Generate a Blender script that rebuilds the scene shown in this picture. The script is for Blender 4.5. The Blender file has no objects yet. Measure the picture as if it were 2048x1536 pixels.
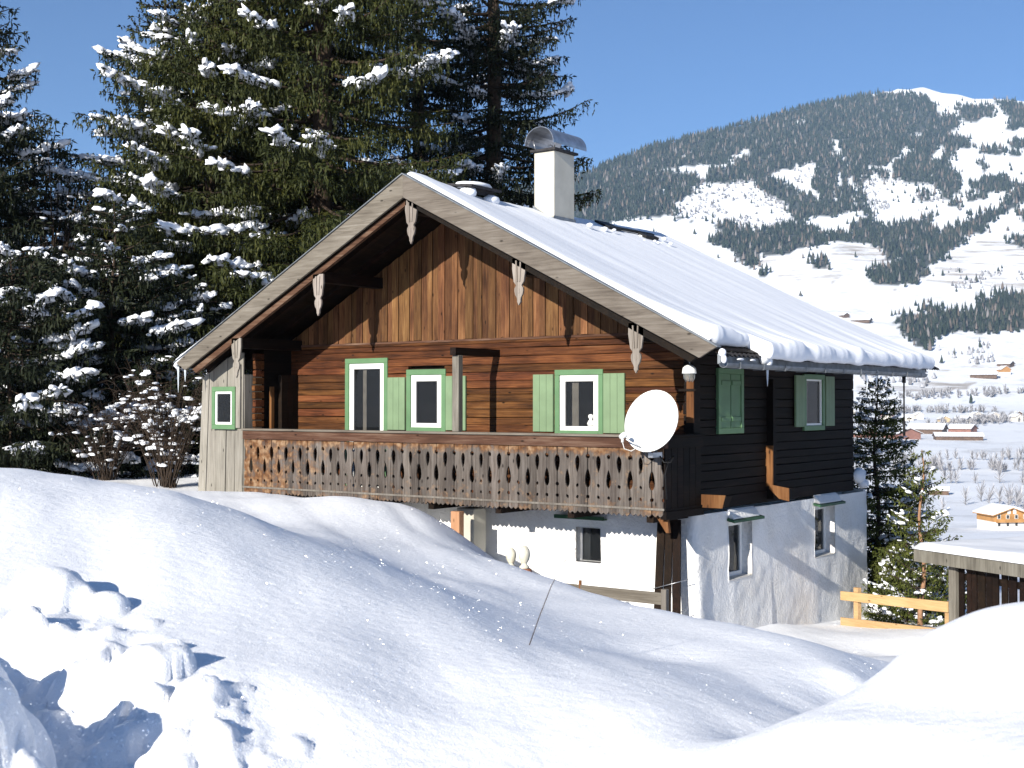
import bpy, bmesh, math, random
import numpy as np
from mathutils import Vector, Matrix
PI = math.pi
rad = math.radians
rnd = random.Random(7)
sc = bpy.context.scene
COL = sc.collection

# ------------------------------------------------------------------ camera, sky, sun, exposure
CAM = np.array([10.55, -19.55, 3.83])
YAW, PITCH = rad(36.4), rad(0.9)
cd = bpy.data.cameras.new('camera')
cam = bpy.data.objects.new('camera', cd)
COL.objects.link(cam)
cam.location = CAM
cam.rotation_euler = (PI / 2 + PITCH, 0, YAW)
cd.sensor_width = 36
cd.lens = 45.6
cd.clip_start = 0.1
cd.clip_end = 60000
cd.dof.use_dof = True
cd.dof.focus_distance = 24
cd.dof.aperture_fstop = 4.0
sc.camera = cam

# light travels towards +Y (slightly -X), low winter sun
SUN = Vector((-0.085, 1.0, -0.375)).normalized()
SUN_EL = math.asin(-SUN.z)
SUN_AZ = math.atan2(-SUN.x, -SUN.y)          # compass-like angle from +Y towards +X of the sun's position
w = bpy.data.worlds.new('World')
sc.world = w
w.use_nodes = True
nt = w.node_tree
nt.nodes.clear()
sky = nt.nodes.new('ShaderNodeTexSky')
sky.sky_type = 'NISHITA'
sky.sun_disc = False
sky.sun_elevation = SUN_EL
sky.sun_rotation = SUN_AZ
sky.altitude = 3000
sky.air_density = 1.0
sky.dust_density = 0.0
sky.ozone_density = 6.0
bg = nt.nodes.new('ShaderNodeBackground')
bg.inputs['Strength'].default_value = 0.069
wo = nt.nodes.new('ShaderNodeOutputWorld')
nt.links.new(sky.outputs[0], bg.inputs[0])
nt.links.new(bg.outputs[0], wo.inputs[0])
sd = bpy.data.lights.new('sun', 'SUN')
sd.energy = 5.0
sd.angle = rad(0.53)
sd.color = (1.0, 0.94, 0.84)
so = bpy.data.objects.new('sun', sd)
COL.objects.link(so)
so.rotation_euler = SUN.to_track_quat('-Z', 'Y').to_euler()
so.location = (12, -30, 30)
sc.view_settings.view_transform = 'Standard'
sc.view_settings.look = 'None'
sc.view_settings.gamma = 1
sc.view_settings.use_curve_mapping = False
sc.view_settings.exposure = 0.97
sc.render.engine = 'CYCLES'
sc.cycles.max_bounces = 6
sc.cycles.diffuse_bounces = 3
sc.cycles.volume_bounces = 0
sc.cycles.use_denoising = True

# ------------------------------------------------------------------ helpers
def tag(o, label=None, cat=None, group=None, kind=None):
    if label: o['label'] = label
    if cat: o['category'] = cat
    if group: o['group'] = group
    if kind: o['kind'] = kind
    return o

def empty(name, loc=(0, 0, 0), rz=0):
    o = bpy.data.objects.new(name, None)
    COL.objects.link(o)
    o.location = loc
    o.rotation_euler = (0, 0, rz)
    o.empty_display_size = 0.2
    return o

def link_mesh(name, me, parent=None, loc=(0, 0, 0), rot=(0, 0, 0)):
    o = bpy.data.objects.new(name, me)
    COL.objects.link(o)
    o.location = loc
    o.rotation_euler = rot
    if parent: o.parent = parent
    return o

def quick_mesh(name, V, F, mats=None, smooth=False, fm=None):
    """V (n,3) array, F (m,k) array with one face size."""
    V = np.asarray(V, np.float32); F = np.asarray(F, np.int32)
    me = bpy.data.meshes.new(name)
    k = F.shape[1]
    me.vertices.add(len(V)); me.vertices.foreach_set('co', V.ravel())
    me.loops.add(F.size); me.loops.foreach_set('vertex_index', F.ravel())
    me.polygons.add(len(F)); me.polygons.foreach_set('loop_start', np.arange(0, F.size, k, dtype=np.int32))
    if smooth: me.polygons.foreach_set('use_smooth', np.ones(len(F), bool))
    for m in (mats or []): me.materials.append(m)
    if fm is not None: me.polygons.foreach_set('material_index', np.asarray(fm, np.int32))
    me.update(calc_edges=True)
    return me

class MB:
    """collects simple shapes into one mesh"""
    def __init__(s): s.v = []; s.f = []; s.sm = []
    def add(s, vs, fs, smooth=False):
        b = len(s.v); s.v += [tuple(v) for v in vs]
        for f in fs: s.f.append(tuple(b + i for i in f)); s.sm.append(smooth)
        return s
    def box(s, a, b, ch=0.0):
        x0, y0, z0 = a; x1, y1, z1 = b
        vs = [(x0, y0, z0), (x1, y0, z0), (x1, y1, z0), (x0, y1, z0), (x0, y0, z1), (x1, y0, z1), (x1, y1, z1), (x0, y1, z1)]
        return s.add(vs, [(0, 3, 2, 1), (4, 5, 6, 7), (0, 1, 5, 4), (1, 2, 6, 5), (2, 3, 7, 6), (3, 0, 4, 7)])
    def prism(s, pts, axis, a, b):
        """polygon pts (2D) extruded along axis from a to b"""
        n = len(pts)
        def P(p, t):
            return (t, p[0], p[1]) if axis == 0 else (p[0], t, p[1]) if axis == 1 else (p[0], p[1], t)
        vs = [P(p, a) for p in pts] + [P(p, b) for p in pts]
        fs = [tuple(range(n)), tuple(range(2 * n - 1, n - 1, -1))]
        fs += [(i, i + n, (i + 1) % n + n, (i + 1) % n) for i in range(n)]
        return s.add(vs, fs)
    def tube(s, pts, r, n=8, cap=True):
        pts = [Vector(p) for p in pts]
        rs = r if isinstance(r, (list, tuple)) else [r] * len(pts)
        vs = []
        for i, p in enumerate(pts):
            d = (pts[min(i + 1, len(pts) - 1)] - pts[max(i - 1, 0)]).normalized()
            u = d.orthogonal().normalized() if abs(d.z) > .9 else Vector((0, 0, 1)).cross(d).normalized()
            v = d.cross(u)
            for k in range(n):
                a = 2 * PI * k / n
                vs.append(p + (u * math.cos(a) + v * math.sin(a)) * rs[i])
        fs = []
        for i in range(len(pts) - 1):
            for k in range(n):
                fs.append((i * n + k, i * n + (k + 1) % n, (i + 1) * n + (k + 1) % n, (i + 1) * n + k))
        s.add(vs, fs, True)
        if cap:
            b = len(s.v) - len(vs)
            s.f.append(tuple(b + k for k in range(n))[::-1]); s.sm.append(False)
            s.f.append(tuple(b + (len(pts) - 1) * n + k for k in range(n))); s.sm.append(False)
        return s
    def lathe(s, prof, n=16, c=(0, 0, 0)):
        vs = []
        for r, z in prof:
            for k in range(n):
                a = 2 * PI * k / n
                vs.append((c[0] + r * math.cos(a), c[1] + r * math.sin(a), c[2] + z))
        fs = [(i * n + k, i * n + (k + 1) % n, (i + 1) * n + (k + 1) % n, (i + 1) * n + k) for i in range(len(prof) - 1) for k in range(n)]
        s.add(vs, fs, True)
        return s
    def mesh(s, name, m, bev=0.0):
        me = bpy.data.meshes.new(name)
        me.from_pydata(s.v, [], s.f)
        me.polygons.foreach_set('use_smooth', s.sm)
        me.materials.append(m)
        if bev:
            bm = bmesh.new(); bm.from_mesh(me)
            es = [e for e in bm.edges if len(e.link_faces) == 2 and e.calc_face_angle(0) > 0.6]
            bmesh.ops.bevel(bm, geom=es, offset=bev, segments=1, affect='EDGES', clamp_overlap=True)
            bm.to_mesh(me); bm.free()
        me.validate()
        return me
    def build(s, name, m, parent=None, bev=0.0, loc=(0, 0, 0), rot=(0, 0, 0)):
        return link_mesh(name, s.mesh(name, m, bev), parent, loc, rot)

_T = {}
def vnoise(x, y, seed=0):
    if seed not in _T: _T[seed] = np.random.RandomState(seed + 11).rand(256, 256)
    T = _T[seed]
    x = np.asarray(x, float); y = np.asarray(y, float)
    xi = np.floor(x).astype(int); yi = np.floor(y).astype(int)
    fx = x - xi; fy = y - yi
    fx = fx * fx * fx * (fx * (fx * 6 - 15) + 10); fy = fy * fy * fy * (fy * (fy * 6 - 15) + 10)
    a = T[xi & 255, yi & 255]; b = T[(xi + 1) & 255, yi & 255]; c = T[xi & 255, (yi + 1) & 255]; d = T[(xi + 1) & 255, (yi + 1) & 255]
    return (a + (b - a) * fx) * (1 - fy) + (c + (d - c) * fx) * fy
def fbm(x, y, seed=0, octv=4, gain=.5):
    s = 0; a = 1; t = 0
    for i in range(octv):
        s = s + a * (vnoise(x * 2 ** i + 17.3 * i, y * 2 ** i + 9.1 * i, seed + i) * 2 - 1); t += a; a *= gain
    return s / t
def sstep(a, b, x):
    t = np.clip((x - a) / (b - a), 0, 1); return t * t * (3 - 2 * t)
def inpoly(px, py, poly):
    r = np.zeros(np.shape(px), bool); n = len(poly)
    for i in range(n):
        x0, y0 = poly[i]; x1, y1 = poly[(i + 1) % n]
        if y0 == y1: continue
        c = ((y0 > py) != (y1 > py)) & (px < (x1 - x0) * (py - y0) / (y1 - y0) + x0)
        r ^= c
    return r

# ------------------------------------------------------------------ materials
def new_mat(name):
    m = bpy.data.materials.new(name); m.use_nodes = True
    n = m.node_tree; b = n.nodes['Principled BSDF']
    b.inputs['Specular IOR Level'].default_value = 0.25
    return m, n, b
def node(n, t, **k):
    x = n.nodes.new(t)
    for a, v in k.items(): setattr(x, a, v)
    return x
def ramp(n, stops):
    r = node(n, 'ShaderNodeValToRGB'); e = r.color_ramp.elements
    while len(e) < len(stops): e.new(0.5)
    for i, (p, c) in enumerate(stops):
        e[i].position = p; e[i].color = tuple(c) + (1,) if len(c) == 3 else c
    return r
def plain(name, col, rough=.6, metal=0, noise=0.12, scale=6, bump=0.0, spec=None):
    m, n, b = new_mat(name)
    tc = node(n, 'ShaderNodeTexCoord'); nz = node(n, 'ShaderNodeTexNoise')
    nz.inputs['Scale'].default_value = scale; nz.inputs['Detail'].default_value = 6
    n.links.new(tc.outputs['Object'], nz.inputs['Vector'])
    c0 = tuple(c * (1 - noise * 1.6) for c in col); c1 = tuple(min(1, c * (1 + noise)) for c in col)
    r = ramp(n, [(.3, c0), (.7, c1)])
    n.links.new(nz.outputs[0], r.inputs[0]); n.links.new(r.outputs[0], b.inputs['Base Color'])
    b.inputs['Roughness'].default_value = rough; b.inputs['Metallic'].default_value = metal
    if spec is not None: b.inputs['Specular IOR Level'].default_value = spec
    if bump:
        bu = node(n, 'ShaderNodeBump'); bu.inputs['Strength'].default_value = 1; bu.inputs['Distance'].default_value = bump
        n.links.new(nz.outputs[0], bu.inputs['Height']); n.links.new(bu.outputs[0], b.inputs['Normal'])
    return m
def wood(name, stops, axis='X', vary=.35, grain=26, knots=True, bump=.004, stain=None, huev=0.02):
    m, n, b = new_mat(name)
    L = n.links.new
    tc = node(n, 'ShaderNodeTexCoord'); oi = node(n, 'ShaderNodeObjectInfo')
    off = node(n, 'ShaderNodeVectorMath', operation='MULTIPLY'); off.inputs[1].default_value = (37, 53, 71)
    comb = node(n, 'ShaderNodeCombineXYZ')
    for i in range(3): L(oi.outputs['Random'], comb.inputs[i])
    L(comb.outputs[0], off.inputs[0])
    add = node(n, 'ShaderNodeVectorMath', operation='ADD'); L(tc.outputs['Object'], add.inputs[0]); L(off.outputs[0], add.inputs[1])
    mp = node(n, 'ShaderNodeMapping'); s = [grain] * 3; s['XYZ'.index(axis)] = grain * .05
    mp.inputs['Scale'].default_value = s; L(add.outputs[0], mp.inputs['Vector'])
    nz = node(n, 'ShaderNodeTexNoise'); nz.inputs['Scale'].default_value = 1; nz.inputs['Detail'].default_value = 7; nz.inputs['Roughness'].default_value = .65; nz.inputs['Distortion'].default_value = .6
    L(mp.outputs[0], nz.inputs['Vector'])
    nb = node(n, 'ShaderNodeTexNoise'); nb.inputs['Scale'].default_value = 1.7; nb.inputs['Detail'].default_value = 3
    mp2 = node(n, 'ShaderNodeMapping'); s2 = [2.4] * 3; s2['XYZ'.index(axis)] = .7; mp2.inputs['Scale'].default_value = s2
    L(add.outputs[0], mp2.inputs['Vector']); L(mp2.outputs[0], nb.inputs['Vector'])
    mixf = node(n, 'ShaderNodeMath', operation='MULTIPLY_ADD'); L(nb.outputs[0], mixf.inputs[0]); mixf.inputs[1].default_value = .55
    sub = node(n, 'ShaderNodeMath', operation='MULTIPLY_ADD'); L(nz.outputs[0], sub.inputs[0]); sub.inputs[1].default_value = .9; sub.inputs[2].default_value = -.22
    L(sub.outputs[0], mixf.inputs[2])
    r = ramp(n, stops); L(mixf.outputs[0], r.inputs[0])
    hsv = node(n, 'ShaderNodeHueSaturation')
    mr = node(n, 'ShaderNodeMapRange'); mr.inputs['To Min'].default_value = 1 - vary; mr.inputs['To Max'].default_value = 1 + vary
    L(oi.outputs['Random'], mr.inputs[0]); L(mr.outputs[0], hsv.inputs['Value'])
    frac = node(n, 'ShaderNodeMath', operation='MULTIPLY'); frac.inputs[1].default_value = 7.31; L(oi.outputs['Random'], frac.inputs[0])
    fr = node(n, 'ShaderNodeMath', operation='FRACT'); L(frac.outputs[0], fr.inputs[0])
    mh = node(n, 'ShaderNodeMapRange'); mh.inputs['To Min'].default_value = .5 - huev; mh.inputs['To Max'].default_value = .5 + huev * .6
    L(fr.outputs[0], mh.inputs[0]); L(mh.outputs[0], hsv.inputs['Hue'])
    L(r.outputs[0], hsv.inputs['Color'])
    out = hsv.outputs[0]
    if knots:
        vo = node(n, 'ShaderNodeTexVoronoi'); vo.inputs['Scale'].default_value = 1
        mp3 = node(n, 'ShaderNodeMapping'); s3 = [6.5] * 3; s3['XYZ'.index(axis)] = 2.6; mp3.inputs['Scale'].default_value = s3
        L(add.outputs[0], mp3.inputs['Vector']); L(mp3.outputs[0], vo.inputs['Vector'])
        kr = ramp(n, [(.05, (1, 1, 1)), (.13, (0, 0, 0))]); L(vo.outputs['Distance'], kr.inputs[0])
        mx = node(n, 'ShaderNodeMix', data_type='RGBA'); L(kr.outputs[0], mx.inputs[0]); L(out, mx.inputs[6]); mx.inputs[7].default_value = tuple(c * .45 for c in stops[0][1][:3]) + (1,)
        out = mx.outputs[2]
    if stain:
        col, z0, z1 = stain
        out = stain_nodes(n, out, tc, col, z0, z1)
    L(out, b.inputs['Base Color']); b.inputs['Roughness'].default_value = .75; b.inputs['Specular IOR Level'].default_value = .15
    bu = node(n, 'ShaderNodeBump'); bu.inputs['Distance'].default_value = bump; L(nz.outputs[0], bu.inputs['Height']); L(bu.outputs[0], b.inputs['Normal'])
    return m
def stain_nodes(n, src, tc, col, z0, z1):
    # weathering that differs along the height of the boards, broken up by noise
    L = n.links.new
    geo = node(n, 'ShaderNodeNewGeometry'); sp = node(n, 'ShaderNodeSeparateXYZ'); L(geo.outputs['Position'], sp.inputs[0])
    nz = node(n, 'ShaderNodeTexNoise'); nz.inputs['Scale'].default_value = 3.2; nz.inputs['Detail'].default_value = 5; nz.inputs['Roughness'].default_value = .7
    L(geo.outputs['Position'], nz.inputs['Vector'])
    a = node(n, 'ShaderNodeMath', operation='MULTIPLY_ADD'); L(nz.outputs[0], a.inputs[0]); a.inputs[1].default_value = 1.1; L(sp.outputs['Z'], a.inputs[2])
    mr = node(n, 'ShaderNodeMapRange'); mr.inputs['From Min'].default_value = z0 + .55; mr.inputs['From Max'].default_value = z1 + .55
    L(a.outputs[0], mr.inputs[0])
    mx = node(n, 'ShaderNodeMix', data_type='RGBA'); L(mr.outputs[0], mx.inputs[0]); L(src, mx.inputs[6]); mx.inputs[7].default_value = tuple(col) + (1,)
    mx.clamp_factor = True
    return mx.outputs[2]

def snow_mat(name, col=(.92, .93, .95), grain=True, sparkle=False, bumpd=.012, scale=9.0):
    m, n, b = new_mat(name); L = n.links.new
    b.inputs['Base Color'].default_value = tuple(col) + (1,); b.inputs['Roughness'].default_value = .85; b.inputs['Specular IOR Level'].default_value = .2
    geo = node(n, 'ShaderNodeNewGeometry')
    n1 = node(n, 'ShaderNodeTexNoise'); n1.inputs['Scale'].default_value = scale; n1.inputs['Detail'].default_value = 8; n1.inputs['Roughness'].default_value = .6
    L(geo.outputs['Position'], n1.inputs['Vector'])
    bu = node(n, 'ShaderNodeBump'); bu.inputs['Distance'].default_value = bumpd; L(n1.outputs[0], bu.inputs['Height'])
    last = bu
    if grain:
        n2 = node(n, 'ShaderNodeTexNoise'); n2.inputs['Scale'].default_value = 120; n2.inputs['Detail'].default_value = 2
        L(geo.outputs['Position'], n2.inputs['Vector'])
        b2 = node(n, 'ShaderNodeBump'); b2.inputs['Distance'].default_value = .0035; L(n2.outputs[0], b2.inputs['Height']); L(bu.outputs[0], b2.inputs['Normal'])
        last = b2
    L(last.outputs[0], b.inputs['Normal'])
    if sparkle:
        # loose ice crystals: tiny facets with their own random tilt, mirror-like in the sun
        vo = node(n, 'ShaderNodeTexVoronoi'); vo.inputs['Scale'].default_value = 48
        L(geo.outputs['Position'], vo.inputs['Vector'])
        gl = node(n, 'ShaderNodeBsdfGlossy'); gl.inputs['Roughness'].default_value = .2; gl.inputs['Color'].default_value = (1, 1, 1, 1)
        ma = node(n, 'ShaderNodeVectorMath', operation='MULTIPLY_ADD'); L(vo.outputs['Color'], ma.inputs[0]); ma.inputs[1].default_value = (2, 2, 2); ma.inputs[2].default_value = (-1, -1, -.9)
        nn = node(n, 'ShaderNodeVectorMath', operation='NORMALIZE'); L(ma.outputs[0], nn.inputs[0]); L(nn.outputs[0], gl.inputs['Normal'])
        rp = ramp(n, [(.16, (1, 1, 1)), (.30, (0, 0, 0))]); L(vo.outputs['Distance'], rp.inputs[0])
        sel = node(n, 'ShaderNodeSeparateColor'); L(vo.outputs['Color'], sel.inputs[0])
        gt = node(n, 'ShaderNodeMath', operation='GREATER_THAN'); gt.inputs[1].default_value = .25; L(sel.outputs[0], gt.inputs[0])
        mul = node(n, 'ShaderNodeMath', operation='MULTIPLY'); L(rp.outputs[0], mul.inputs[0]); L(gt.outputs[0], mul.inputs[1])
        fac = node(n, 'ShaderNodeMath', operation='MULTIPLY'); L(mul.outputs[0], fac.inputs[0]); fac.inputs[1].default_value = .8
        L(fac.outputs[0], gl.inputs['Color'])
        ms = node(n, 'ShaderNodeAddShader'); L(b.outputs[0], ms.inputs[0]); L(gl.outputs[0], ms.inputs[1])
        L(ms.outputs[0], n.nodes['Material Output'].inputs['Surface'])
    return m

M = {}
M['log'] = wood('warm log wood', [(.18, (.006, .0032, .002)), (.36, (.034, .013, .005)), (.52, (.080, .030, .010)), (.66, (.125, .050, .016)), (.78, (.165, .085, .040)), (.92, (.24, .155, .095))], 'X', .42, huev=.012, grain=30, bump=.009)
M['gable'] = wood('gable board wood', [(.2, (.022, .010, .005)), (.42, (.080, .036, .015)), (.62, (.150, .074, .029)), (.82, (.25, .145, .068))], 'Z', .36, huev=.010, grain=34)
M['dark'] = wood('shade-dark aged wood', [(.2, (.002, .0015, .0014)), (.5, (.0065, .0042, .003)), (.8, (.018, .010, .006))], 'Y', .35, knots=False)  # dark brown wood; its shade is put into the near-black colour
M['darkx'] = wood('shade-dark soffit wood', [(.2, (.003, .002, .0015)), (.5, (.009, .005, .003)), (.8, (.024, .012, .006))], 'Y', .3, knots=False)  # soffit wood darkened: the shade under the eaves is in its colour
M['grey'] = wood('weathered grey wood', [(.2, (0.0550, 0.0450, 0.0360)), (.5, (0.1350, 0.1170, 0.0950)), (.8, (0.2100, 0.1900, 0.1600))], 'X', .06)
M['greyz'] = wood('weathered grey boards', [(.2, (0.0712, 0.0627, 0.0522)), (.5, (0.1568, 0.1444, 0.1216)), (.8, (0.2375, 0.2232, 0.1900))], 'Z', .12)
M['pend'] = wood('bleached carved wood', [(.2, (.10, .08, .06)), (.5, (.22, .195, .165)), (.8, (.33, .30, .265))], 'Z', .1, stain=None)
M['oak'] = wood('orange brown wood', [(.2, (0.0510, 0.0187, 0.0068)), (.5, (0.1445, 0.0612, 0.0221)), (.8, (0.2210, 0.1105, 0.0467))], 'Z', .2, huev=.006)
M['fresh'] = wood('fresh pine wood', [(.2, (.30, .18, .08)), (.5, (.46, .30, .145)), (.8, (.54, .38, .20))], 'X', .10, huev=.006)
M['freshz'] = wood('tan pine post wood', [(.2, (.30, .16, .07)), (.5, (.42, .25, .12)), (.8, (.50, .32, .17))], 'Z', .08)
M['green'] = plain('sage green paint', (.165, .24, .138), .55, noise=.08, scale=3)
M['greenc'] = plain('green casing paint', (.105, .20, .10), .5, noise=.08, scale=3)
M['greend'] = plain('dark green paint', (.03, .09, .045), .5)
M['white'] = plain('white window paint', (.80, .80, .78), .35, noise=.03)
M['dish'] = plain('white enamel', (.80, .80, .77), .4, noise=.03, scale=1.5)
M['metal'] = plain('galvanised metal', (.42, .43, .45), .35, .85, noise=.15)
M['zinc'] = plain('zinc sheet', (.20, .215, .23), .5, .4, noise=.2)
M['plasterc'] = plain('chimney plaster', (.50, .475, .405), .9, noise=.08, scale=3, bump=.006)
M['black'] = plain('black rubber', (.012, .012, .013), .6)
M['tile'] = plain('dark roof tile', (.035, .033, .035), .8, noise=.3, scale=14, bump=.005)
M['curtain'] = plain('pale curtain cloth', (.78, .72, .62), .9)
M['room'] = plain('unlit room sheet', (.006, .006, .007), .9)  # near-black sheet behind the panes, an unlit room's shade as colour
M['porc'] = plain('white lamp enamel', (.78, .78, .75), .3, noise=.03)
M['stone'] = plain('cream stone', (.60, .57, .46), .8, noise=.1, scale=20, bump=.004)
M['brick'] = plain('terracotta', (.30, .12, .06), .8)
m, n, b = new_mat('window glass'); M['glass'] = m
b.inputs['Base Color'].default_value = (.012, .014, .016, 1); b.inputs['Roughness'].default_value = .03; b.inputs['Specular IOR Level'].default_value = .6; b.inputs['Alpha'].default_value = .42
m, n, b = new_mat('ice'); M['ice'] = m
b.inputs['Base Color'].default_value = (.78, .84, .9, 1); b.inputs['Roughness'].default_value = .12; b.inputs['Alpha'].default_value = .6
m, n, b = new_mat('lamp glass'); M['lampglass'] = m
b.inputs['Base Color'].default_value = (.25, .25, .23, 1); b.inputs['Roughness'].default_value = .1; b.inputs['Alpha'].default_value = .5
# plaster with coarse trowel relief
m, n, b = new_mat('white lime plaster'); M['plaster'] = m
b.inputs['Base Color'].default_value = (.74, .74, .735, 1); b.inputs['Roughness'].default_value = .95; b.inputs['Specular IOR Level'].default_value = .05
geo = node(n, 'ShaderNodeNewGeometry'); nz = node(n, 'ShaderNodeTexNoise'); nz.inputs['Scale'].default_value = 17; nz.inputs['Detail'].default_value = 7; nz.inputs['Roughness'].default_value = .6
n.links.new(geo.outputs['Position'], nz.inputs['Vector'])
bu = node(n, 'ShaderNodeBump'); bu.inputs['Distance'].default_value = .03; bu.inputs['Strength'].default_value = .9
n.links.new(nz.outputs[0], bu.inputs['Height']); n.links.new(bu.outputs[0], b.inputs['Normal'])
nz2 = node(n, 'ShaderNodeTexNoise'); nz2.inputs['Scale'].default_value = 1.3; nz2.inputs['Detail'].default_value = 6
n.links.new(geo.outputs['Position'], nz2.inputs['Vector'])
rp = ramp(n, [(.35, (.74, .73, .71)), (.6, (.83, .83, .825))]); n.links.new(nz2.outputs[0], rp.inputs[0]); n.links.new(rp.outputs[0], b.inputs['Base Color'])
# balcony boards: silver grey, orange towards the left end and under the rail
M['bal'] = wood('weathered balcony boards', [(.2, (.022, .017, .014)), (.42, (.070, .058, .050)), (.6, (.12, .104, .092)), (.8, (.185, .165, .15))], 'Z', .30, grain=34, huev=.006)
def bal_stain(m):
    n = m.node_tree; L = n.links.new; b = n.nodes['Principled BSDF']
    src = b.inputs['Base Color'].links[0].from_socket
    geo = node(n, 'ShaderNodeNewGeometry'); sp = node(n, 'ShaderNodeSeparateXYZ'); L(geo.outputs['Position'], sp.inputs[0])
    nz = node(n, 'ShaderNodeTexNoise'); nz.inputs['Scale'].default_value = 4.5; nz.inputs['Detail'].default_value = 6; nz.inputs['Roughness'].default_value = .7
    L(geo.outputs['Position'], nz.inputs['Vector'])
    fx = node(n, 'ShaderNodeMapRange'); fx.inputs['From Min'].default_value = -7.2; fx.inputs['From Max'].default_value = -9.4; L(sp.outputs['X'], fx.inputs[0])
    ft = node(n, 'ShaderNodeMapRange'); ft.inputs['From Min'].default_value = 2.93; ft.inputs['From Max'].default_value = 3.08; L(sp.outputs['Z'], ft.inputs[0])
    fb = node(n, 'ShaderNodeMapRange'); fb.inputs['From Min'].default_value = 2.42; fb.inputs['From Max'].default_value = 2.08; fb.inputs['To Max'].default_value = .36; L(sp.outputs['Z'], fb.inputs[0])
    m1 = node(n, 'ShaderNodeMath', operation='MAXIMUM'); L(fx.outputs[0], m1.inputs[0]); L(ft.outputs[0], m1.inputs[1])
    m2 = node(n, 'ShaderNodeMath', operation='MAXIMUM'); L(m1.outputs[0], m2.inputs[0]); L(fb.outputs[0], m2.inputs[1])
    m3 = node(n, 'ShaderNodeMath', operation='MULTIPLY_ADD'); L(nz.outputs[0], m3.inputs[0]); m3.inputs[1].default_value = 3.4; m3.inputs[2].default_value = -1.95
    m4 = node(n, 'ShaderNodeMath', operation='ADD'); L(m2.outputs[0], m4.inputs[0]); L(m3.outputs[0], m4.inputs[1])
    rr = ramp(n, [(.05, (0, 0, 0)), (.7, (1, 1, 1))]); L(m4.outputs[0], rr.inputs[0])
    wv = node(n, 'ShaderNodeTexNoise'); wv.inputs['Scale'].default_value = 9; L(geo.outputs['Position'], wv.inputs['Vector'])
    oc = ramp(n, [(.3, (.05, .02, .009)), (.5, (.14, .068, .03)), (.7, (.25, .165, .10))]); L(wv.outputs[0], oc.inputs[0])
    mx = node(n, 'ShaderNodeMix', data_type='RGBA'); L(rr.outputs[0], mx.inputs[0]); L(src, mx.inputs[6]); L(oc.outputs[0], mx.inputs[7])
    L(mx.outputs[2], b.inputs['Base Color'])
bal_stain(M['bal'])
M['bay'] = wood('pale weathered bay boards', [(.2, (.11, .10, .085)), (.5, (.225, .21, .18)), (.8, (.32, .30, .265))], 'Z', .12, huev=.004)
M['rail'] = wood('balcony rail wood', [(.2, (.022, .011, .007)), (.5, (.080, .040, .024)), (.8, (.17, .115, .08))], 'X', .1, huev=.005)
M['snow'] = snow_mat('settled snow', sparkle=True)
M['snowp'] = snow_mat('roof snow', col=(.80, .82, .86), grain=False, bumpd=.006, scale=5)
M['snowt'] = snow_mat('branch snow', col=(.86, .88, .92), grain=False, bumpd=.02, scale=7)
# spruce needles
def needle_mat(name, a, bcol, c):
    m, n, b = new_mat(name)
    geo = node(n, 'ShaderNodeNewGeometry'); nz = node(n, 'ShaderNodeTexNoise'); nz.inputs['Scale'].default_value = 1.1; nz.inputs['Detail'].default_value = 9; nz.inputs['Roughness'].default_value = .8
    n.links.new(geo.outputs['Position'], nz.inputs['Vector'])
    r = ramp(n, [(.35, a), (.52, bcol), (.7, c)]); n.links.new(nz.outputs[0], r.inputs[0]); n.links.new(r.outputs[0], b.inputs['Base Color'])
    b.inputs['Roughness'].default_value = .65; b.inputs['Specular IOR Level'].default_value = .2
    return m
M['needle'] = needle_mat('spruce needles', (.008, .014, .004), (.032, .038, .008), (.085, .080, .016))  # olive end of the ramp paints sunlit patches into the needles
M['needle_shade'] = needle_mat('shaded spruce needles', (.004, .008, .004), (.011, .016, .006), (.028, .031, .009))  # darker copy for shaded spruces, shade put into the colour
M['needley'] = needle_mat('young spruce needles', (.03, .045, .010), (.075, .088, .018), (.13, .135, .035))
M['bark'] = plain('spruce bark', (.055, .038, .026), .9, noise=.4, scale=9, bump=.02)
M['barkp'] = plain('pinkish young bark', (.30, .17, .10), .9, noise=.3, scale=9, bump=.01)
M['twig'] = plain('dark twig bark', (.05, .035, .025), .9)

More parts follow.
